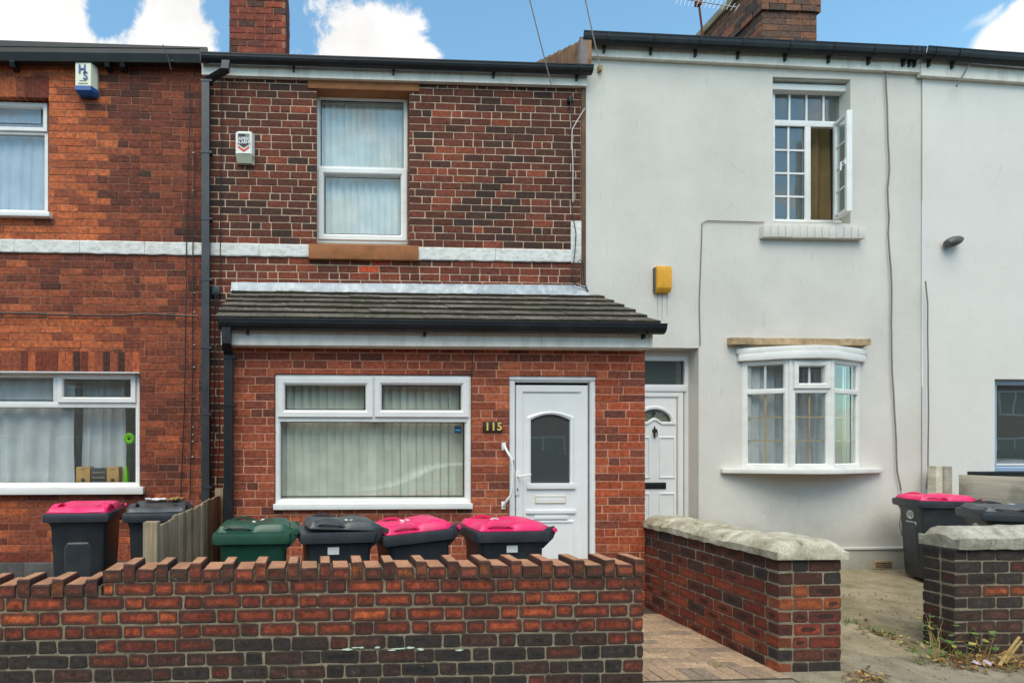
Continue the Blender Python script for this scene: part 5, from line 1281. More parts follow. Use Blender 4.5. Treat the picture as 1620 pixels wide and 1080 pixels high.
# dividing wall with rough stone coping, ending in a pier at the gate
XD, YD0, YD1 = 3.40, 4.10, 5.88                       # left face, front face and far end (metres from the camera)
dwl = empty('dividing_wall', 'red brick dividing wall running from the porch to the gateway under rough stone coping', 'wall', (XD, Y_(YD0), PATH_Z))
XD1 = X_(1331, YD0); zd = Z_(1280, 884, YD0); CD = 20.3*4.27/910
MB().box(XD+.0065, XD1-.0065, Y_(YD0)+.0065, Y_(YD1), -.4, zd).build('core', M['mortar_wall'], dwl)
zs = [zd-CD*i for i in range(10)][::-1]
def col_div(a, z, n, l, px, py):
    k = 8-n
    if k <= 1: return pick((B1, 3), (S(84, 50, 42), 4), (S(104, 52, 42), 3))
    return pick((S(136, 66, 46), 4), (S(122, 56, 44), 4), (S(98, 50, 42), 3), (S(152, 80, 52), 1.4), (B3, .8))
def col_pier(a, z, n, l, px, py):
    k = 8-n
    if k in (0, 1): return pick((B1, 3), (S(84, 52, 44), 3), (S(110, 60, 44), 1))
    if k in (2, 3): return pick((S(160, 86, 54), 4), (S(138, 68, 48), 2), (S(92, 56, 46), 1))
    if k >= 7: return pick((B1, 3), (S(96, 58, 48), 3))
    return pick((S(138, 64, 50), 4), (S(120, 56, 46), 3), (S(98, 52, 46), 1))
strb = lambda n: ([.232], .02+(.116 if n % 2 else 0))
brick_field(dwl, (XD, Y_(YD1)), R(-90), zs, strb, lambda n: (0, YD1-YD0-(.115 if n % 2 else .002)), [], col_div, True, 'brick_pier', 'brick_house_s', 120, D=.10, joint=.010, proud=.0015)
brick_field(dwl, (XD, Y_(YD0)), 0, zs, lambda n: ([.232], (.116 if n % 2 else .0)), lambda n: (.0 if n % 2 else .115, XD1-XD), [], col_pier, True, 'brick_pier', 'brick_house_s', 40, D=.10, joint=.010, proud=.0015)
brick_field(dwl, (XD1, Y_(YD0)), R(90), zs, strb, lambda n: (.102, YD1-YD0), [], col_div, True, 'brick_pier', 'brick_house_s', 110, D=.10, joint=.010, proud=.0015)
def rough_coping(root, x0, x1, y0, y1, z0, h, axis, mat, seed, n=40, ov=.03, name='coping_stone', cham=.06):
    """a weathered coping block: chamfered top, broken edges"""
    mb = MB(); loops = []; L0, L1 = (y0, y1) if axis == 'y' else (x0, x1)
    a0, a1 = (x0, x1) if axis == 'y' else (y0, y1)
    for i in range(n+1):
        t = i/n; p = L0+(L1-L0)*t; nz = lambda k, f=6: mnoise.noise(Vector((p*f, k*7.3, seed)))
        end = min(t, 1-t)*(L1-L0); drop = max(0, 1-end/.07)**2*cham*.9; sh = max(0, 1-end/.07)**2*.0
        hh = h-drop+.008*nz(1)+.007*nz(2, 19)
        sec = [(a0-ov+.008*nz(3, 11), z0+.010*nz(4, 13)), (a0-ov-.004+.010*nz(5, 9), z0+(h-cham)*.9+.012*nz(6, 9)), (a0-ov+cham*.55+.010*nz(7), z0+hh-cham*.35), (a0+.07+.012*nz(8), z0+hh), ((a0+a1)/2, z0+hh+.016*nz(9, 8)), (a1-.07+.012*nz(10), z0+hh+.006*nz(11, 15)), (a1+ov-cham*.55+.01*nz(12), z0+hh-cham*.35), (a1+ov+.004+.01*nz(13, 9), z0+(h-cham)*.9+.012*nz(14, 9)), (a1+ov+.008*nz(15, 11), z0+.010*nz(16, 13))]
        loops.append([(q, p, z) if axis == 'y' else (p, q, z) for q, z in sec])
    return mb.loft(loops).build(name, M[mat], root, smooth=True)
zz = Z_(1021, 810, 5.85)-zd
edges = [YD0-.03, 4.62, 5.05, 5.46, YD1]
for i in range(4): rough_coping(dwl, XD, XD+.40 if i else XD1, Y_(edges[i])+.003, Y_(edges[i+1])-.003, zd+.002, .135-.012*(i % 2), 'y', 'coping', 3+i*5, 16, cham=.075)
# wall on the far side of the gateway
YE = 4.37; XE = X_(1511, YE)
rw = empty('boundary_wall', 'dark sooty brick boundary wall with pale chamfered coping right of the gateway', 'wall', (XE, Y_(YE), PATH_Z))
ze_ = Z_(1560, 868, YE); CE = 19*4.62/910; XE1 = 8.6
MB().box(XE+.0065, XE1, Y_(YE)+.0065, Y_(YE)+.241, -.4, ze_).build('core', M['mortar_wall'], rw)
zs = [ze_-CE*i for i in range(10)][::-1]
K1, K2, K3 = S(64, 58, 58), S(50, 47, 48), S(78, 56, 52)
def col_right(a, z, n, l, px, py):
    k = 8-n
    if k == 3 and 1545 < px < 1620: return S(160, 86, 52)
    if k >= 5: return pick((S(92, 64, 60), 3), (K1, 3), (K3, 3), (S(108, 66, 58), 1.5))
    return pick((K1, 4), (K2, 3.5), (K3, 2.5), (S(96, 54, 48), .8))
brick_field(rw, (XE, Y_(YE)), 0, zs, lambda n: ([.235], .0 if n % 2 else .117), lambda n: (.0 if n % 2 else .115, XE1-XE), [], col_right, True, 'brick_wall', 'brick_house_s', 130, D=.10, joint=.0105, proud=.0018)
brick_field(rw, (XE, Y_(YE)+.25), R(-90), zs, lambda n: ([.135, .115], 0), lambda n: (0, .25-(.115 if n % 2 else .002)), [], lambda *a: pick((K1, 2), (K2, 3), (S(76, 46, 42), 3)), True, 'brick_wall', 'brick_house_s', 30, D=.10, joint=.0105, proud=.0018)
rough_coping(rw, XE, XE1, Y_(YE), Y_(YE)+.25, ze_+.002, .165, 'x', 'coping_w', 41, 60, ov=.03, cham=.07)
# ================================================================= wheelie bins
def loop_rect(hx, y0, y1, z, r=.04, n=3):
    pts = []
    for cx, cy, a0 in ((hx-r, y1-r, 0), (-hx+r, y1-r, 90), (-hx+r, y0+r, 180), (hx-r, y0+r, 270)):
        for k in range(n+1):
            a = R(a0+90*k/n); pts.append((cx+r*math.cos(a), cy+r*math.sin(a), z))
    return pts
def lid_h(u, v):
    sm = lambda t: max(0, min(1, t))**2*(3-2*max(0, min(1, t)))
    h = .050*sm((1-abs(u))/.13+.12)*sm(v/.07+.25)*sm((1-v)/.10)                 # flat topped shell with steep flanks
    h += .014*sm(1-abs(v-.74)/.26)*sm((1-abs(u))/.3)                            # raised rear ridge
    g = sm((abs(u)-.52)/.12)*sm(1-abs(v-.30)/.20+.35)                           # scoops under the two hand grips
    h -= .036*g
    h -= .012*sm(1-abs(u)/.45)*sm(1-v/.34)
    return .006+max(h, .004)
def wheelie_bin(label, x, yo, z, rz, body='bin_grey', lid='bin_pink', group='wheelie bins', tilt_=0., lidrot=0., sc=1.0):
    t = empty('wheelie_bin', label, 'wheelie bin', (x, Y_(yo), z), group, rz)
    if tilt_: t.rotation_euler = (R(tilt_), 0, rz)
    t.scale = (sc, sc, 1)
    B, Ld = M[body], M[lid]
    bd = MB()
    bd.loft([loop_rect(.205, -.22, .20, .04), loop_rect(.212, -.232, .215, .08), loop_rect(.235, -.272, .262, .80), loop_rect(.250, -.290, .275, .84), loop_rect(.252, -.292, .276, .90)])
    b = bd.build('body', B, t, smooth=True, local=True)
    # raised front panel and side grooves follow the taper of the body
    fy = lambda zz: -.232-(zz-.08)*(.040/.72)
    p = MB(); p.loft([[(-.12, fy(.16)-.0, .16), (-.12, fy(.62)-.0, .62), (-.09, fy(.67), .67), (.09, fy(.67), .67), (.12, fy(.62), .62), (.12, fy(.16), .16)], [(-.105, fy(.17)-.012, .17), (-.105, fy(.61)-.012, .61), (-.08, fy(.655)-.012, .655), (.08, fy(.655)-.012, .655), (.105, fy(.61)-.012, .61), (.105, fy(.17)-.012, .17)]])
    p.build('front_panel', B, t, local=True, bevel=.004)
    rim = MB()
    rim.loft([loop_rect(.254, -.300, .280, .845, .03), loop_rect(.280, -.330, .296, .855, .03), loop_rect(.286, -.338, .300, .90, .03), loop_rect(.280, -.330, .298, .930, .03), loop_rect(.250, -.295, .275, .932, .03)])
    rim.build('rim', B, t, smooth=True, local=True)
    for sx in (-1, 1):                                    # hinge cheeks and wheels
        MB().prism([(.25, .80), (.34, .875), (.365, .93), (.35, .965), (.30, .955), (.25, .93)], sx*.235-.012, sx*.235+.012).build('hinge_cheek', B, t, local=True, bevel=.004)
        MB().lathe([(0, -.025), (.07, -.025), (.098, -.018), (.1, 0), (.098, .018), (.07, .025), (0, .025)], .225, .10, 16, 'x', sx*.235).build('wheel', M['black_plastic'], t, local=True)
    MB().tube([(-.24, .345, .925), (.24, .345, .925)], .016, 10).build('handle_bar', B, t, local=True)
    # lid: shallow moulded shell, rising towards the middle, with two hooped grips at the front corners
    nu, nv = 32, 30; top = []; V = []; f = []
    def lh_(u, v):
        return lid_h(u, v)
    L0, L1, HX = -.300, .315, .258
    for j in range(nv+1):
        for i in range(nu+1):
            u, v = -1+2*i/nu, j/nv; hx = HX-(.05*max(0, v-.86)/.14)
            V.append((hx*u, L0+(L1-L0)*v-(.012*(1-abs(u)**3) if j == 0 else 0), .930+lh_(u, v)))
    for j in range(nv):
        for i in range(nu): a = j*(nu+1)+i; f.append((a, a+1, a+nu+2, a+nu+1))
    edge = list(range(nu+1))+[k*(nu+1)+nu for k in range(1, nv+1)]+[nv*(nu+1)+k for k in range(nu-1, -1, -1)]+[k*(nu+1) for k in range(nv-1, 0, -1)]
    m0 = len(V)
    for e in edge: V.append((V[e][0], V[e][1], .9335))
    for k in range(len(edge)): a, c = edge[k], edge[(k+1) % len(edge)]; f.append((a, m0+k, m0+(k+1) % len(edge), c))
    f.append(tuple(m0+k for k in reversed(range(len(edge)))))
    mb = MB(); mb.v, mb.f = V, f; ld = mb.build('lid', Ld, t, smooth=True, local=True)
    if lidrot: ld.rotation_euler = (R(lidrot), 0, 0); ld.location = (0, .33*(1-math.cos(R(lidrot))), .93-(.93*math.cos(R(lidrot))+.33*math.sin(R(lidrot))))
    for sx in (-1, 1):
        pts = []
        for k in range(13):
            s_ = k/12; pts.append((s_, math.sin(math.pi*s_)**.7))
        loops = [[(sx*.185, L0+.035+.27*s_, .966+.044*h), (sx*.244, L0+.035+.27*s_, .956+.042*h), (sx*.250, L0+.035+.27*s_, .938+.042*h), (sx*.185, L0+.035+.27*s_, .950+.044*h)] for s_, h in pts]
        MB().loft(loops).build('grip', Ld, ld, local=True, smooth=True)
        MB().lathe([(0, -.012), (.017, -.012), (.020, 0), (.017, .012), (0, .012)], .345, .938, 12, 'x', sx*.262).build('hinge', Ld, ld, local=True)
    MB().loft([[(a, .29, .936), (a, .355, .926), (a, .35, .948), (a, .29, .968)] for a in (-.20, .20)]).build('hinge_flap', Ld, ld, local=True)
    return t, ld
def side_sticker(t, sx, y, z, w_, h_, name='sticker', mat='sticker'):
    xx = sx*(.2365+.0035+(z-.70)*.03); o = MB().box(-.0015, .0015, -w_/2, w_/2, -h_/2, h_/2).build(name, M[mat], t, local=True); o.location = (xx, y, z); o.rotation_euler = (0, R(2 if sx > 0 else -2), 0)
def lid_print(ld, n, seed):
    rnd = random.Random(seed)
    for k in range(n):
        u, v = rnd.uniform(-.5, .5), rnd.uniform(.35, .62); x, y = .27*u, -.318+.633*v
        w2 = rnd.uniform(.02, .05); o = MB().box(-w2, w2, -.012, .012, -.001, .001).build('lid_print', M['sticker'], ld, local=True)
        h = lid_h(u, v)
        o.location = (x, y, .932+h); o.rotation_euler = (.05, 0, rnd.uniform(-.3, .3))
YB = 4.42; ZB = -.05
t, ld = wheelie_bin('all green wheelie bin beside the porch downpipe', X_(404, 4.36), YB, ZB, R(-88), 'bin_green', 'bin_green', sc=.89); lid_print(ld, 2, 1)
t, ld = wheelie_bin('black wheelie bin with raised slate grey lid next to the green bin', X_(532, 4.40), YB+.02, ZB, R(-83), 'bin_grey', 'bin_slate', lidrot=-2.5, sc=.89); side_sticker(t, 1, -.06, .795, .095, .055); lid_print(ld, 2, 2)
t, ld = wheelie_bin('black wheelie bin with pink lid leaning forward between black bin and rightmost pink lid', X_(666, 4.46), YB+.10, ZB-.01, R(-80), 'bin_grey', 'bin_pink', tilt_=4.5, sc=.89); lid_print(ld, 3, 3)
t, ld = wheelie_bin('pink-lidded wheelie bin standing in front of the white porch door', X_(800, 4.36), YB+.0, ZB, R(-86), 'bin_grey', 'bin_pink', sc=.89); side_sticker(t, 1, -.02, .80, .095, .052); lid_print(ld, 3, 4)
t, ld = wheelie_bin('pink-lidded wheelie bin standing under the left house window', -2.17, 5.50, -.01, R(5), 'bin_grey', 'bin_pink')
t2, ld2 = wheelie_bin('black wheelie bin with papers on its lid behind the wooden fence', -1.49, 5.48, -.01, R(8), 'bin_grey', 'bin_slate')
t, ld = wheelie_bin('pink-lidded wheelie bin with 113 sticker against the off-white wall', 7.10, 6.30, -.03, R(-108), 'bin_grey', 'bin_pink', sc=.86); T113 = t
t3, ld3 = wheelie_bin('black wheelie bin with dark lid and 113 sticker behind the pale coping', 6.58, 5.12, -.03, R(-121), 'bin_grey', 'bin_slate'); lid_print(ld3, 2, 6)
def oval_number(t, zz, s_='113'):
    y = -.232-(zz-.08)*(.040/.72)-.004
    o = MB().lathe([(0, -.001), (.062, -.001), (.062, .001)], 0, 0, 20, 'y', 0).build('sticker', M['sticker'], t, local=True); o.location = (0, y, zz); o.scale = (1.15, 1, .82)
    tx = text(s_, 0, 0, 0, .072, 'ink', None, 'lettering', .0006, bold=.001); tx.parent = t; tx.location = (0, y-.003, zz)
    return y
for t_ in (T113, t3):
    y = oval_number(t_, .755)
    for k, (w_, zz) in enumerate(((.15, .672), (.10, .655), (.13, .638))):
        yy = -.232-(zz-.08)*(.040/.72)-.003; o = MB().box(-w_/2-.02, w_/2-.02, -.001, .001, -.005, .005).build('council_print', M['white_ink'], t_, local=True); o.location = (0, yy, zz)
    o = MB().lathe([(.012, -.001), (.024, -.001), (.024, .001), (.012, .001)], 0, 0, 14, 'y', 0).build('council_emblem', M['white_ink'], t_, local=True); o.location = (.085, -.232-(.655-.08)*(.040/.72)-.003, .655)
# papers lying on the black lid
for k, (dx, dy, mt, lab) in enumerate(((-.05, .10, 'sticker', 'crumpled white paper lying on the black bin lid behind the fence'), (.13, .13, 'straw', 'crumpled straw coloured wrapper lying on the same black bin lid'))):
    mb = MB(); n = 6; V = []; f = []; rnd = random.Random(k)
    for j in range(n+1):
        for i in range(n+1): V.append((-.10+.20*i/n, -.05+.10*j/n, .012+rnd.uniform(0, .022)))
    for j in range(n):
        for i in range(n): a = j*(n+1)+i; f.append((a, a+1, a+n+2, a+n+1))
    m0 = len(V); V += [(x, y, z-.006) for x, y, z in V[:m0]]; f += [tuple(m0+i for i in reversed(q)) for q in f]
    mb.v, mb.f = V, f; o = mb.build('paper', M[mt], None, local=True); a = R(8)
    o.location = (-1.49+dx*math.cos(a)-dy*math.sin(a), Y_(5.48)+dx*math.sin(a)+dy*math.cos(a), 1.00-.01); o.rotation_euler = (0, 0, .3+k); tag(o, lab, 'paper')

# ================================================================= timber fences
fc = empty('wooden_fence', 'weathered close-boarded wooden fence running back to the downpipe', 'fence', (-1.15, Y_(4.05), -.05))
def plank(root, name, x0, x1, y0, y1, z0, z1, mat, k=0):
    mb = MB(); rnd = random.Random(k+int(y0*1000)); c = .003
    mb.box(x0, x1, y0, y1, z0, z1); return mb.build(name, M[mat], root, bevel=.003)
nb = 18; y0, y1 = 4.14, 6.68
for i in range(nb):
    a = y0+(y1-y0)*i/nb; b2 = a+(y1-y0)/nb
    plank(fc, 'board', -1.148+random.uniform(-.004, .004)-(.006 if i % 2 else 0), -1.128+random.uniform(-.003, .003)-(.006 if i % 2 else 0), Y_(a+.004), Y_(b2-.002), -.1, .965+random.uniform(-.012, .010)-.012*(1-i/nb), 'wood', i)
for zz in (.18, .74): MB().box(-1.20, -1.158, Y_(4.1), Y_(6.7), zz, zz+.07).build('rail', M['wood'], fc)
xq0, xq1 = X_(226, 4.02), X_(248, 4.02)
plank(fc, 'post', xq0, xq1, Y_(4.02), Y_(4.02)+.095, -.1, Z_(237, 826, 4.02), 'wood', 90)
plank(fc, 'post', -1.20, -1.11, Y_(6.70), Y_(6.70)+.09, -.1, 1.03, 'wood', 91)
ff = empty('board_fence', 'pale grey gravel-board fence with slotted post beside the bright white wall', 'fence', (7.75, Y_(6.7), -.05))
for k in range(4): plank(ff, 'board', 7.74, 7.775, Y_(4.55), Y_(6.60), -.06+.31*k, -.06+.31*k+.305, 'wood_y', 40+k)
r = pxr(1481, 737, 1503, 780, 6.62); plank(ff, 'post', r[0], r[0]+.085, Y_(6.62), Y_(6.62)+.1, -.1, r[3], 'wood_y', 50); plank(ff, 'post', r[0]+.087, r[1]+.005, Y_(6.60), Y_(6.60)+.1, -.1, r[3]-.004, 'wood_y', 51)

# ================================================================= cables, wires
def cable(label, pts, Yo, rad, mat='cable', off=.0, wob=.010, name='cable', dy=None):
    P_ = []
    for i in range(len(pts)-1):
        (ax, ay), (bx, by) = pts[i], pts[i+1]; n = max(1, int(math.hypot(bx-ax, by-ay)/22))
        for k in range(n): P_.append((ax+(bx-ax)*k/n, ay+(by-ay)*k/n))
    P_.append(pts[-1]); Q = []
    for i, (a, b2) in enumerate(P_):
        x, z = XZ(a, b2, Yo); w_ = wob*mnoise.noise(Vector((z*2.1, x*2.3, rad*900)))
        Q.append((x+w_, Y_(Yo)-rad-.001+off, z+w_*.4))
    o = MB().tube(Q, rad, 6).build(name, M[mat], None, smooth=True); tag(o, label, 'cable'); return o
cable('thin black cable hanging down the left house nearest its windows', [(301, 130), (298, 250), (296, 380), (293, 560), (291, 660), (286, 785)], 6.81, .0065)
cable('black cable with white clips hanging between the thin cable and the long downpipe', [(308, 215), (306, 400), (304, 600), (301, 785)], 6.81, .0065)
for k, py in enumerate((240, 330, 388, 462, 520, 585, 660, 705)): pass
cable('sagging black cable running across the left house below the white band', [(-30, 495), (60, 497), (130, 499), (190, 500), (230, 497), (315, 501)], 6.80, .0105)
cable('black cable down the brown bricks between downpipe and white alarm box', [(351, 115), (350, 250), (349, 385), (348, 450)], 6.82, .006)
cable('black cable from the junction box down beside the porch wall', [(341, 463), (340, 560), (339, 680), (335, 775)], 6.79, .009)
cable('second black cable bunched beside the porch downpipe', [(345, 463), (347, 560), (347, 700), (344, 770)], 6.78, .008)
cable('black feed cable hanging at the right end of the brown brick wall', [(902, 152), (905, 200), (905, 340), (911, 370), (909, 400), (905, 430), (905, 445), (912, 452), (925, 455), (931, 461)], 6.80, .006)
cable('white cable curving down the right end of the brown brick wall', [(925, 172), (914, 190), (905, 205), (904, 225), (906, 270), (906, 320)], 6.79, .0055, 'cable_white')
cable('looped black cable end beside the lead flashing', [(911, 445), (911, 418), (917, 411), (922, 416), (923, 440), (929, 462)], 6.78, .006)
cable('pink grey cable pair snaking down the off-white wall to the ground', [(1400, 84), (1401, 140), (1403, 200), (1405, 270), (1403, 300), (1406, 345), (1404, 370), (1408, 430), (1410, 560), (1412, 620), (1413, 650), (1417, 700), (1419, 745), (1424, 775)], 6.815, .0085, 'cable_grey', wob=.018)
cable('thin grey cable between the bottom of the wall cable and the pink-lidded bin', [(1424, 775), (1427, 800), (1422, 830), (1426, 846), (1432, 852)], 6.80, .005, 'cable_grey')
cable('thin grey cable down the seam between off-white and bright white walls', [(1463, 445), (1466, 480), (1467, 600), (1468, 745), (1465, 772)], 6.78, .0075, 'cable_grey')
cable('painted conduit running left from the upstairs sill and down towards the door', [(1209, 352), (1160, 350.5), (1118, 349.5), (1110, 353), (1108, 420), (1106, 480), (1107, 546)], 6.83, .0055, 'cable_grey', wob=.004)
cable('black bracket wire reaching down from the gutter at the top right', [(1537, 95), (1524, 117), (1512, 138)], 6.73, .008, 'grey_dark', wob=0)
cable('short black wire over the gutter of the red brick house', [(258, 72), (266, 92), (271, 112)], 6.58, .006, wob=0)
cable('thin black cable down the porch bricks beside the wide window', [(744, 545), (747, 560), (746, 594)], 5.83, .005)
def overhead(label, a, b2, off):
    x, z = XZ(*a, 6.78); P0 = Vector((x, Y_(6.78), z)); t = (-900-a[1])/(b2[1]-a[1]); px = a[0]+(b2[0]-a[0])*t
    x1, z1 = XZ(px, -900+off, 3.0); P1 = Vector((x1, Y_(3.0), z1)); d = P1-P0
    o = MB().tube([P0+d*k*.5+Vector((0, 0, -.0*k)) for k in range(0, 7)], .0065, 5).build('overhead_wire', M['cable_white'], None); tag(o, label, 'wire')
overhead('overhead wire coming down to the right end of the brown wall', (873, 138), (838, 0), 0)
overhead('overhead wire coming down to the corner of the off-white house', (950, 110), (926, 0), 0)
br = MB().box(X_(899, 6.8), X_(906, 6.8), -.06, 0, Z_(903, 162, 6.8), Z_(903, 154, 6.8)).build('cable_bracket', M['black_plastic'], None, bevel=.006); tag(br, 'small black cable bracket high on the brown wall', 'bracket')
hk = MB().box(X_(947, 6.8), X_(953, 6.8), -.05, -.004, Z_(950, 112, 6.8), Z_(950, 104, 6.8)).build('wire_hook', M['straw'], None, bevel=.006); tag(hk, 'small tan wire hook high on the off-white wall', 'hook')
# long square downpipe at the joint of the two brick houses: part of the brown house
xg, yg = X_(325.5, 6.74), Y_(6.76)
square_pipe(ch, [(X_(358, 6.66), Y_(6.66), Z_(358, 99, 6.66)), (X_(356, 6.66), Y_(6.66), Z_(356, 112, 6.66)), (xg, yg, Z_(325, 127, 6.74)), (xg, yg, -.1)], .088, 'grey_pipe', clips=[(xg, yg, Z_(325, py, 6.74)) for py in (129, 242, 347, 443, 550, 655, 770)])
for py in (240, 300, 388, 462, 493, 545, 580, 627, 675, 687, 698, 722):
    x, z = XZ(306 if py < 600 else 304, py, 6.80)
    MB().box(x-.012, x+.010, -.022, -.006, z-.005, z+.005).build('cable_clip', M['white_ink'], lh)

# ================================================================= weeds, litter
def blade(mb, p, a, h, wd, lean, curl=.3):
    d = Vector((math.cos(a), math.sin(a), 0)); s_ = Vector((-d.y, d.x, 0)); pts = []
    for k in range(4):
        t = k/3; pts.append(Vector(p)+d*(lean*h*t+curl*h*t*t*.6)+Vector((0, 0, h*t*(1-.25*curl*t))))
    for k in range(3):
        w0, w1 = wd*(1-k/3.2), wd*(1-(k+1)/3.2)
        mb.quad(pts[k]-s_*w0, pts[k]+s_*w0, pts[k+1]+s_*w1, pts[k+1]-s_*w1)
def ground_z(yo): return -.165*max(0, (6.86-yo)/2.54)**.9 if yo > 4.33 else -.152-.03*(4.33-yo)/.7
def weed(label, px, py, h, n, leafy=True, mat='leaf', seed=0, spread=.05):
    x, y = G_(px, py, -.16); z = ground_z(y+YC)-.004
    rnd = random.Random(seed); t = empty('weed', label, 'weed', (x, y, z))
    st = MB()
    for i in range(n):
        a = rnd.uniform(0, 6.28); blade(st, (x+rnd.uniform(-spread, spread), y+rnd.uniform(-spread, spread)*.6, z), a, h*rnd.uniform(.5, 1), .004, rnd.uniform(.1, .6), rnd.uniform(.1, .6))
    st.build('stem', M[mat if not leafy else 'straw'], t)
    if leafy:
        for i in range(n*2):
            lf = MB(); a = rnd.uniform(0, 6.28); r_ = rnd.uniform(.01, spread*1.6); zz = z+h*rnd.uniform(.15, .8); L = rnd.uniform(.035, .075); wl = L*.28
            c = Vector((x+r_*math.cos(a), y+r_*math.sin(a)*.7, zz)); d = Vector((math.cos(a), math.sin(a), rnd.uniform(-.3, .5))).normalized(); s_ = Vector((-math.sin(a), math.cos(a), rnd.uniform(-.3, .3)))
            lf.poly([c, c+d*L*.4+s_*wl, c+d*L, c+d*L*.4-s_*wl]); lf.build('leaf', M['leaf' if rnd.random() < .75 else 'leaf_y'], t)
weed('tall green weed growing against the corner of the dark boundary wall', 1482, 1036, .38, 13, True, 'leaf', 1, .08)
weed('spreading green weed at the left foot of the dark boundary wall', 1462, 1048, .20, 15, True, 'leaf', 2, .09)
weed('low green weed in front of the dark boundary wall', 1515, 1046, .19, 12, True, 'leaf', 3, .06)
weed('yellow green weed leaning by the dark boundary wall', 1558, 1040, .25, 10, True, 'leaf_y', 4, .05)
weed('tuft of green grass beside the dividing wall pier', 1341, 992, .07, 26, False, 'leaf', 5, .06)
weed('small green weed on the edge of the concrete drive', 1383, 1002, .06, 14, False, 'leaf', 6, .05)
weed('second small weed further along the drive edge', 1400, 1008, .07, 9, True, 'leaf', 7, .04)
weed('tiny moss-green weed between the path pavers', 1133, 1052, .035, 14, False, 'leaf_y', 8, .05)
st = empty('broken_stick', 'pale dry forked stick propped in the leaf litter by the dark wall', 'stick', (*G_(1565, 1045, -.16), -.16))
x, y = G_(1562, 1047, -.16); MB().tube([(x-.03, y-.10, -.15), (x+.05, y-.09, -.06), (x+.16, y-.08, .06)], [.012, .011, .009], 7).build('branch', M['straw'], st, smooth=True)
MB().tube([(x+.02, y-.10, -.13), (x+.07, y-.11, -.04), (x+.13, y-.12, .045)], [.010, .009, .007], 7).build('twig', M['straw'], st, smooth=True)
rnd = random.Random(11)
def litter(name, areas, mats_, size):
    mb = MB()
    for (px0, py0, px1, py1, n) in areas:
        for i in range(n):
            t = rnd.random(); px = px0+(px1-px0)*t; py = py0+(py1-py0)*t+rnd.gauss(0, 6)
            x, y = G_(px, py, -.165); yo = y+YC; z = ground_z(yo)+rnd.uniform(.002, .022) if x > 3.41 else PATH_Z+rnd.uniform(.003, .006)
            if yo < 3.62: z -= .0
            a = rnd.uniform(0, 6.28); L = size*rnd.uniform(.4, 1.2); d = Vector((math.cos(a), math.sin(a), rnd.uniform(-.3, .3)))*L; s_ = Vector((-math.sin(a), math.cos(a), rnd.uniform(-.4, .4)))*L*rnd.uniform(.15, .45)
            c = Vector((x, y, z)); up_ = Vector((0, 0, L*.22))
            mb.quad(c-d*.5, c+s_*.5+up_, c+d*.5, c-s_*.5+up_)
    o = mb.build(name, M[mats_], None); tag(o, kind='stuff'); return o
litter('leaf_litter', [(1480, 1046, 1640, 1046, 260), (1510, 1054, 1640, 1052, 220), (1335, 1068, 1405, 1077, 70), (1350, 996, 1440, 1024, 60), (1335, 905, 1430, 903, 26)], 'litter', .055)
litter('dry_stems', [(1470, 1048, 1640, 1050, 60), (1340, 1070, 1400, 1076, 18), (1400, 1015, 1455, 1030, 14)], 'straw', .07)
litter('green_debris', [(1330, 988, 1450, 1024, 46), (1470, 1046, 1600, 1050, 60)], 'leaf', .045)
mb = MB(); rnd = random.Random(77)                     # loose grit on the concrete and the pavement
for i in range(900):
    x, y = rnd.uniform(3.45, 6.9), Y_(rnd.uniform(3.7, 6.7)); yo = y+YC; z = ground_z(yo)+.002; s_ = rnd.uniform(.003, .011)
    if x > XE-.05 and abs(yo-YE) < .3: continue
    mb.loft([[(x+s_*math.cos(a)*k, y+s_*math.sin(a)*k, z+h*s_) for a in (.3, 1.9, 3.3, 4.9)] for k, h in ((1, -.3), (.9, .4), (.4, .8))])
for i in range(160):
    x, y = rnd.uniform(2.2, 3.35), Y_(rnd.uniform(4.0, 5.6)); z = PATH_Z+.002; s_ = rnd.uniform(.002, .007)
    mb.loft([[(x+s_*math.cos(a)*k, y+s_*math.sin(a)*k, z+h*s_) for a in (.3, 1.9, 3.3, 4.9)] for k, h in ((1, -.3), (.9, .4), (.4, .8))])
tag(mb.build('grit', M['concrete2'], None), kind='stuff')
x, y = G_(1560, 1053, -.165)
mb = MB(); n = 8; V = []; f = []
for j in range(4):
    for i in range(n+1): V.append((x-.09+.18*i/n, y-.03+.06*j/3, -.15+.012*rnd.random()+.014*math.sin(i*1.6)))
for j in range(3):
    for i in range(n): a = j*(n+1)+i; f.append((a, a+1, a+n+2, a+n+1))
mb.v, mb.f = V, f; o = mb.build('crisp_packet', plain('packet', S(206, 190, 206), .3, .5, .3, 40), None); tag(o, 'crumpled pale lilac wrapper lying in the leaf litter', 'wrapper')
x, y = G_(1362, 892, -.02); o = MB().lathe([(0, -.10), (.05, -.10), (.06, -.02), (.045, .05), (.03, .06)], y+.0, .035, 10, 'x', x).build('broken_pot', M['terracotta'], None); tag(o, 'broken red-brown pot lying at the foot of the white plinth', 'pot')
x, y = G_(1375, 896, -.02); o = MB().box(x-.06, x+.04, y-.05, y+.0, -.02, .03).build('brick_fragment', M['tan_lath'], None, bevel=.008); tag(o, 'tan brick fragment beside the broken pot', 'brick')

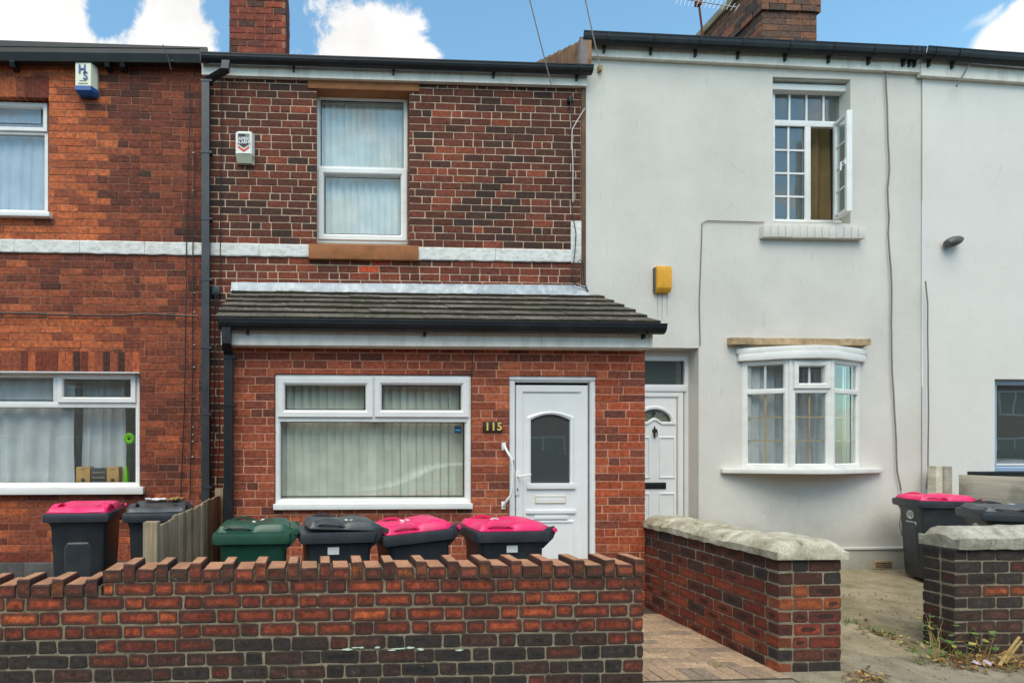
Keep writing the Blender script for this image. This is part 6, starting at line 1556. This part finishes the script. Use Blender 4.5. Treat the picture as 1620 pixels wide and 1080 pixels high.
# ================================================================= across the street (seen mirrored in the windows)
oh = empty('opposite_house', 'red brick house with white windows across the street', 'house', (2, -24, -.3))
yO = -23.0
MB().box(-44, 46, yO-8, yO, -.3, 5.2).build('wall', plain('opp_brick', S(150, 80, 60), .9, .2, .2, 3), oh)
MB().prism([(yO+.4, 5.0), (yO-4, 8.0), (yO-8.4, 5.0)], -44.4, 46.4).build('roof', M['slate'], oh)
for i in range(18):
    x = -24+i*3.9
    for (z0, z1, w2) in ((3.3, 4.6, .9), (.7, 2.1, 1.1)):
        wf = MB().ring(x-w2, x+w2, z0, z1, [(0, 0), (0, .06), (.09, .06), (.09, 0)])
        wf.v = [(a, 2*yO-b2 if False else yO+.06-(b2-0) if False else yO+b2, c) for a, b2, c in wf.v]
        wf.box(x-.04, x+.04, yO+.01, yO+.05, z0, z1); fo = wf.build('window', M['upvc'], oh)
        MB().box(x-w2+.08, x+w2-.08, yO+.005, yO+.02, z0+.08, z1-.08).build('pane', M['grey_dark'], fo)
hg = empty('hedge', 'dark green garden hedge across the street', 'hedge', (6, -16, -.3))
MB().box(-40, 42, -16.5, -15.6, -.3, 1.25).build('core', M['hedge'], hg)
mb = MB(); rnd = random.Random(3)
for i in range(9000):
    x = rnd.uniform(-26, 40); top = rnd.random() < .35; y = rnd.uniform(-16.5, -15.5) if top else -15.55+rnd.uniform(-.1, .14); z = rnd.uniform(1.2, 1.42) if top else rnd.uniform(-.3, 1.3)
    a = Vector((rnd.gauss(0, 1), rnd.gauss(0, 1), rnd.gauss(0, 1))).normalized()*.075; b2 = a.orthogonal().normalized()*.05; c = Vector((x, y, z)); mb.quad(c-a, c-b2, c+a, c+b2)
lv = mb.build('leaves', M['hedge'], hg, kind='stuff')
tag(MB().box(-40, 40, -15.2, -12.9, -.34, -.2).build('far_pavement', M['asphalt']), kind='structure')
cr = empty('parked_car', 'white hatchback parked at the kerb and mirrored in the wide porch window', 'car', (3, -10.3, -.32))
cx0_, cyb = .9, -11.2; W_ = 1.72; zr = -.32
side = [(0, .30), (.02, .55), (.12, .72), (1.0, .92), (1.95, 1.36), (2.5, 1.45), (3.4, 1.44), (3.95, 1.28), (4.12, .95), (4.16, .45), (4.1, .28), (3.75, .24), (.4, .24)]
def car_loop(y, ins, dz): return [(cx0_+x+(ins if x < 2 else -ins)*(1 if z > .9 else .25), y, zr+z-dz*(1 if z > .9 else 0)) for x, z in side]
MB().loft([car_loop(cyb, .10, .06), car_loop(cyb+.10, .02, .01), car_loop(cyb+W_/2, 0, 0), car_loop(cyb+W_-.10, .02, .01), car_loop(cyb+W_, .10, .06)]).build('body', M['car_white'], cr, smooth=True)
yf_ = cyb+W_+.004
for pts in ([(1.35, .94), (2.02, 1.30), (2.42, 1.36), (2.42, .93)], [(2.50, .93), (2.50, 1.36), (3.3, 1.34), (3.72, 1.0), (3.7, .93)]):
    MB().prism([(cx0_+x+.02, zr+z) for x, z in pts], yf_-.03, yf_+.004, 'y').build('window', M['ink'], cr)
for x in (.78, 3.32): 
    wl_ = MB().lathe([(0, -.1), (.31, -.1), (.33, -.05), (.33, .05), (.31, .1), (.2, .105), (0, .10)], cx0_+x, zr+.33, 20, 'y', cyb+W_-.09).build('wheel', M['ink'], cr)
    MB().lathe([(0, .0), (.2, .0), (.19, .03), (0, .04)], cx0_+x, zr+.33, 16, 'y', cyb+W_+.006).build('rim', M['metal'], wl_)

def copy_tree(o, parent=None):
    n = o.copy(); COL.objects.link(n); n.parent = parent
    for k in list(o.children): copy_tree(k, n)
    return n
cr2 = copy_tree(cr); cr2.location = (22.5, -10.5, -.32); cr2['label'] = 'white hatchback parked far along the kerb and mirrored in the blue-grey window'
cr['group'] = cr2['group'] = 'cars parked along the street'
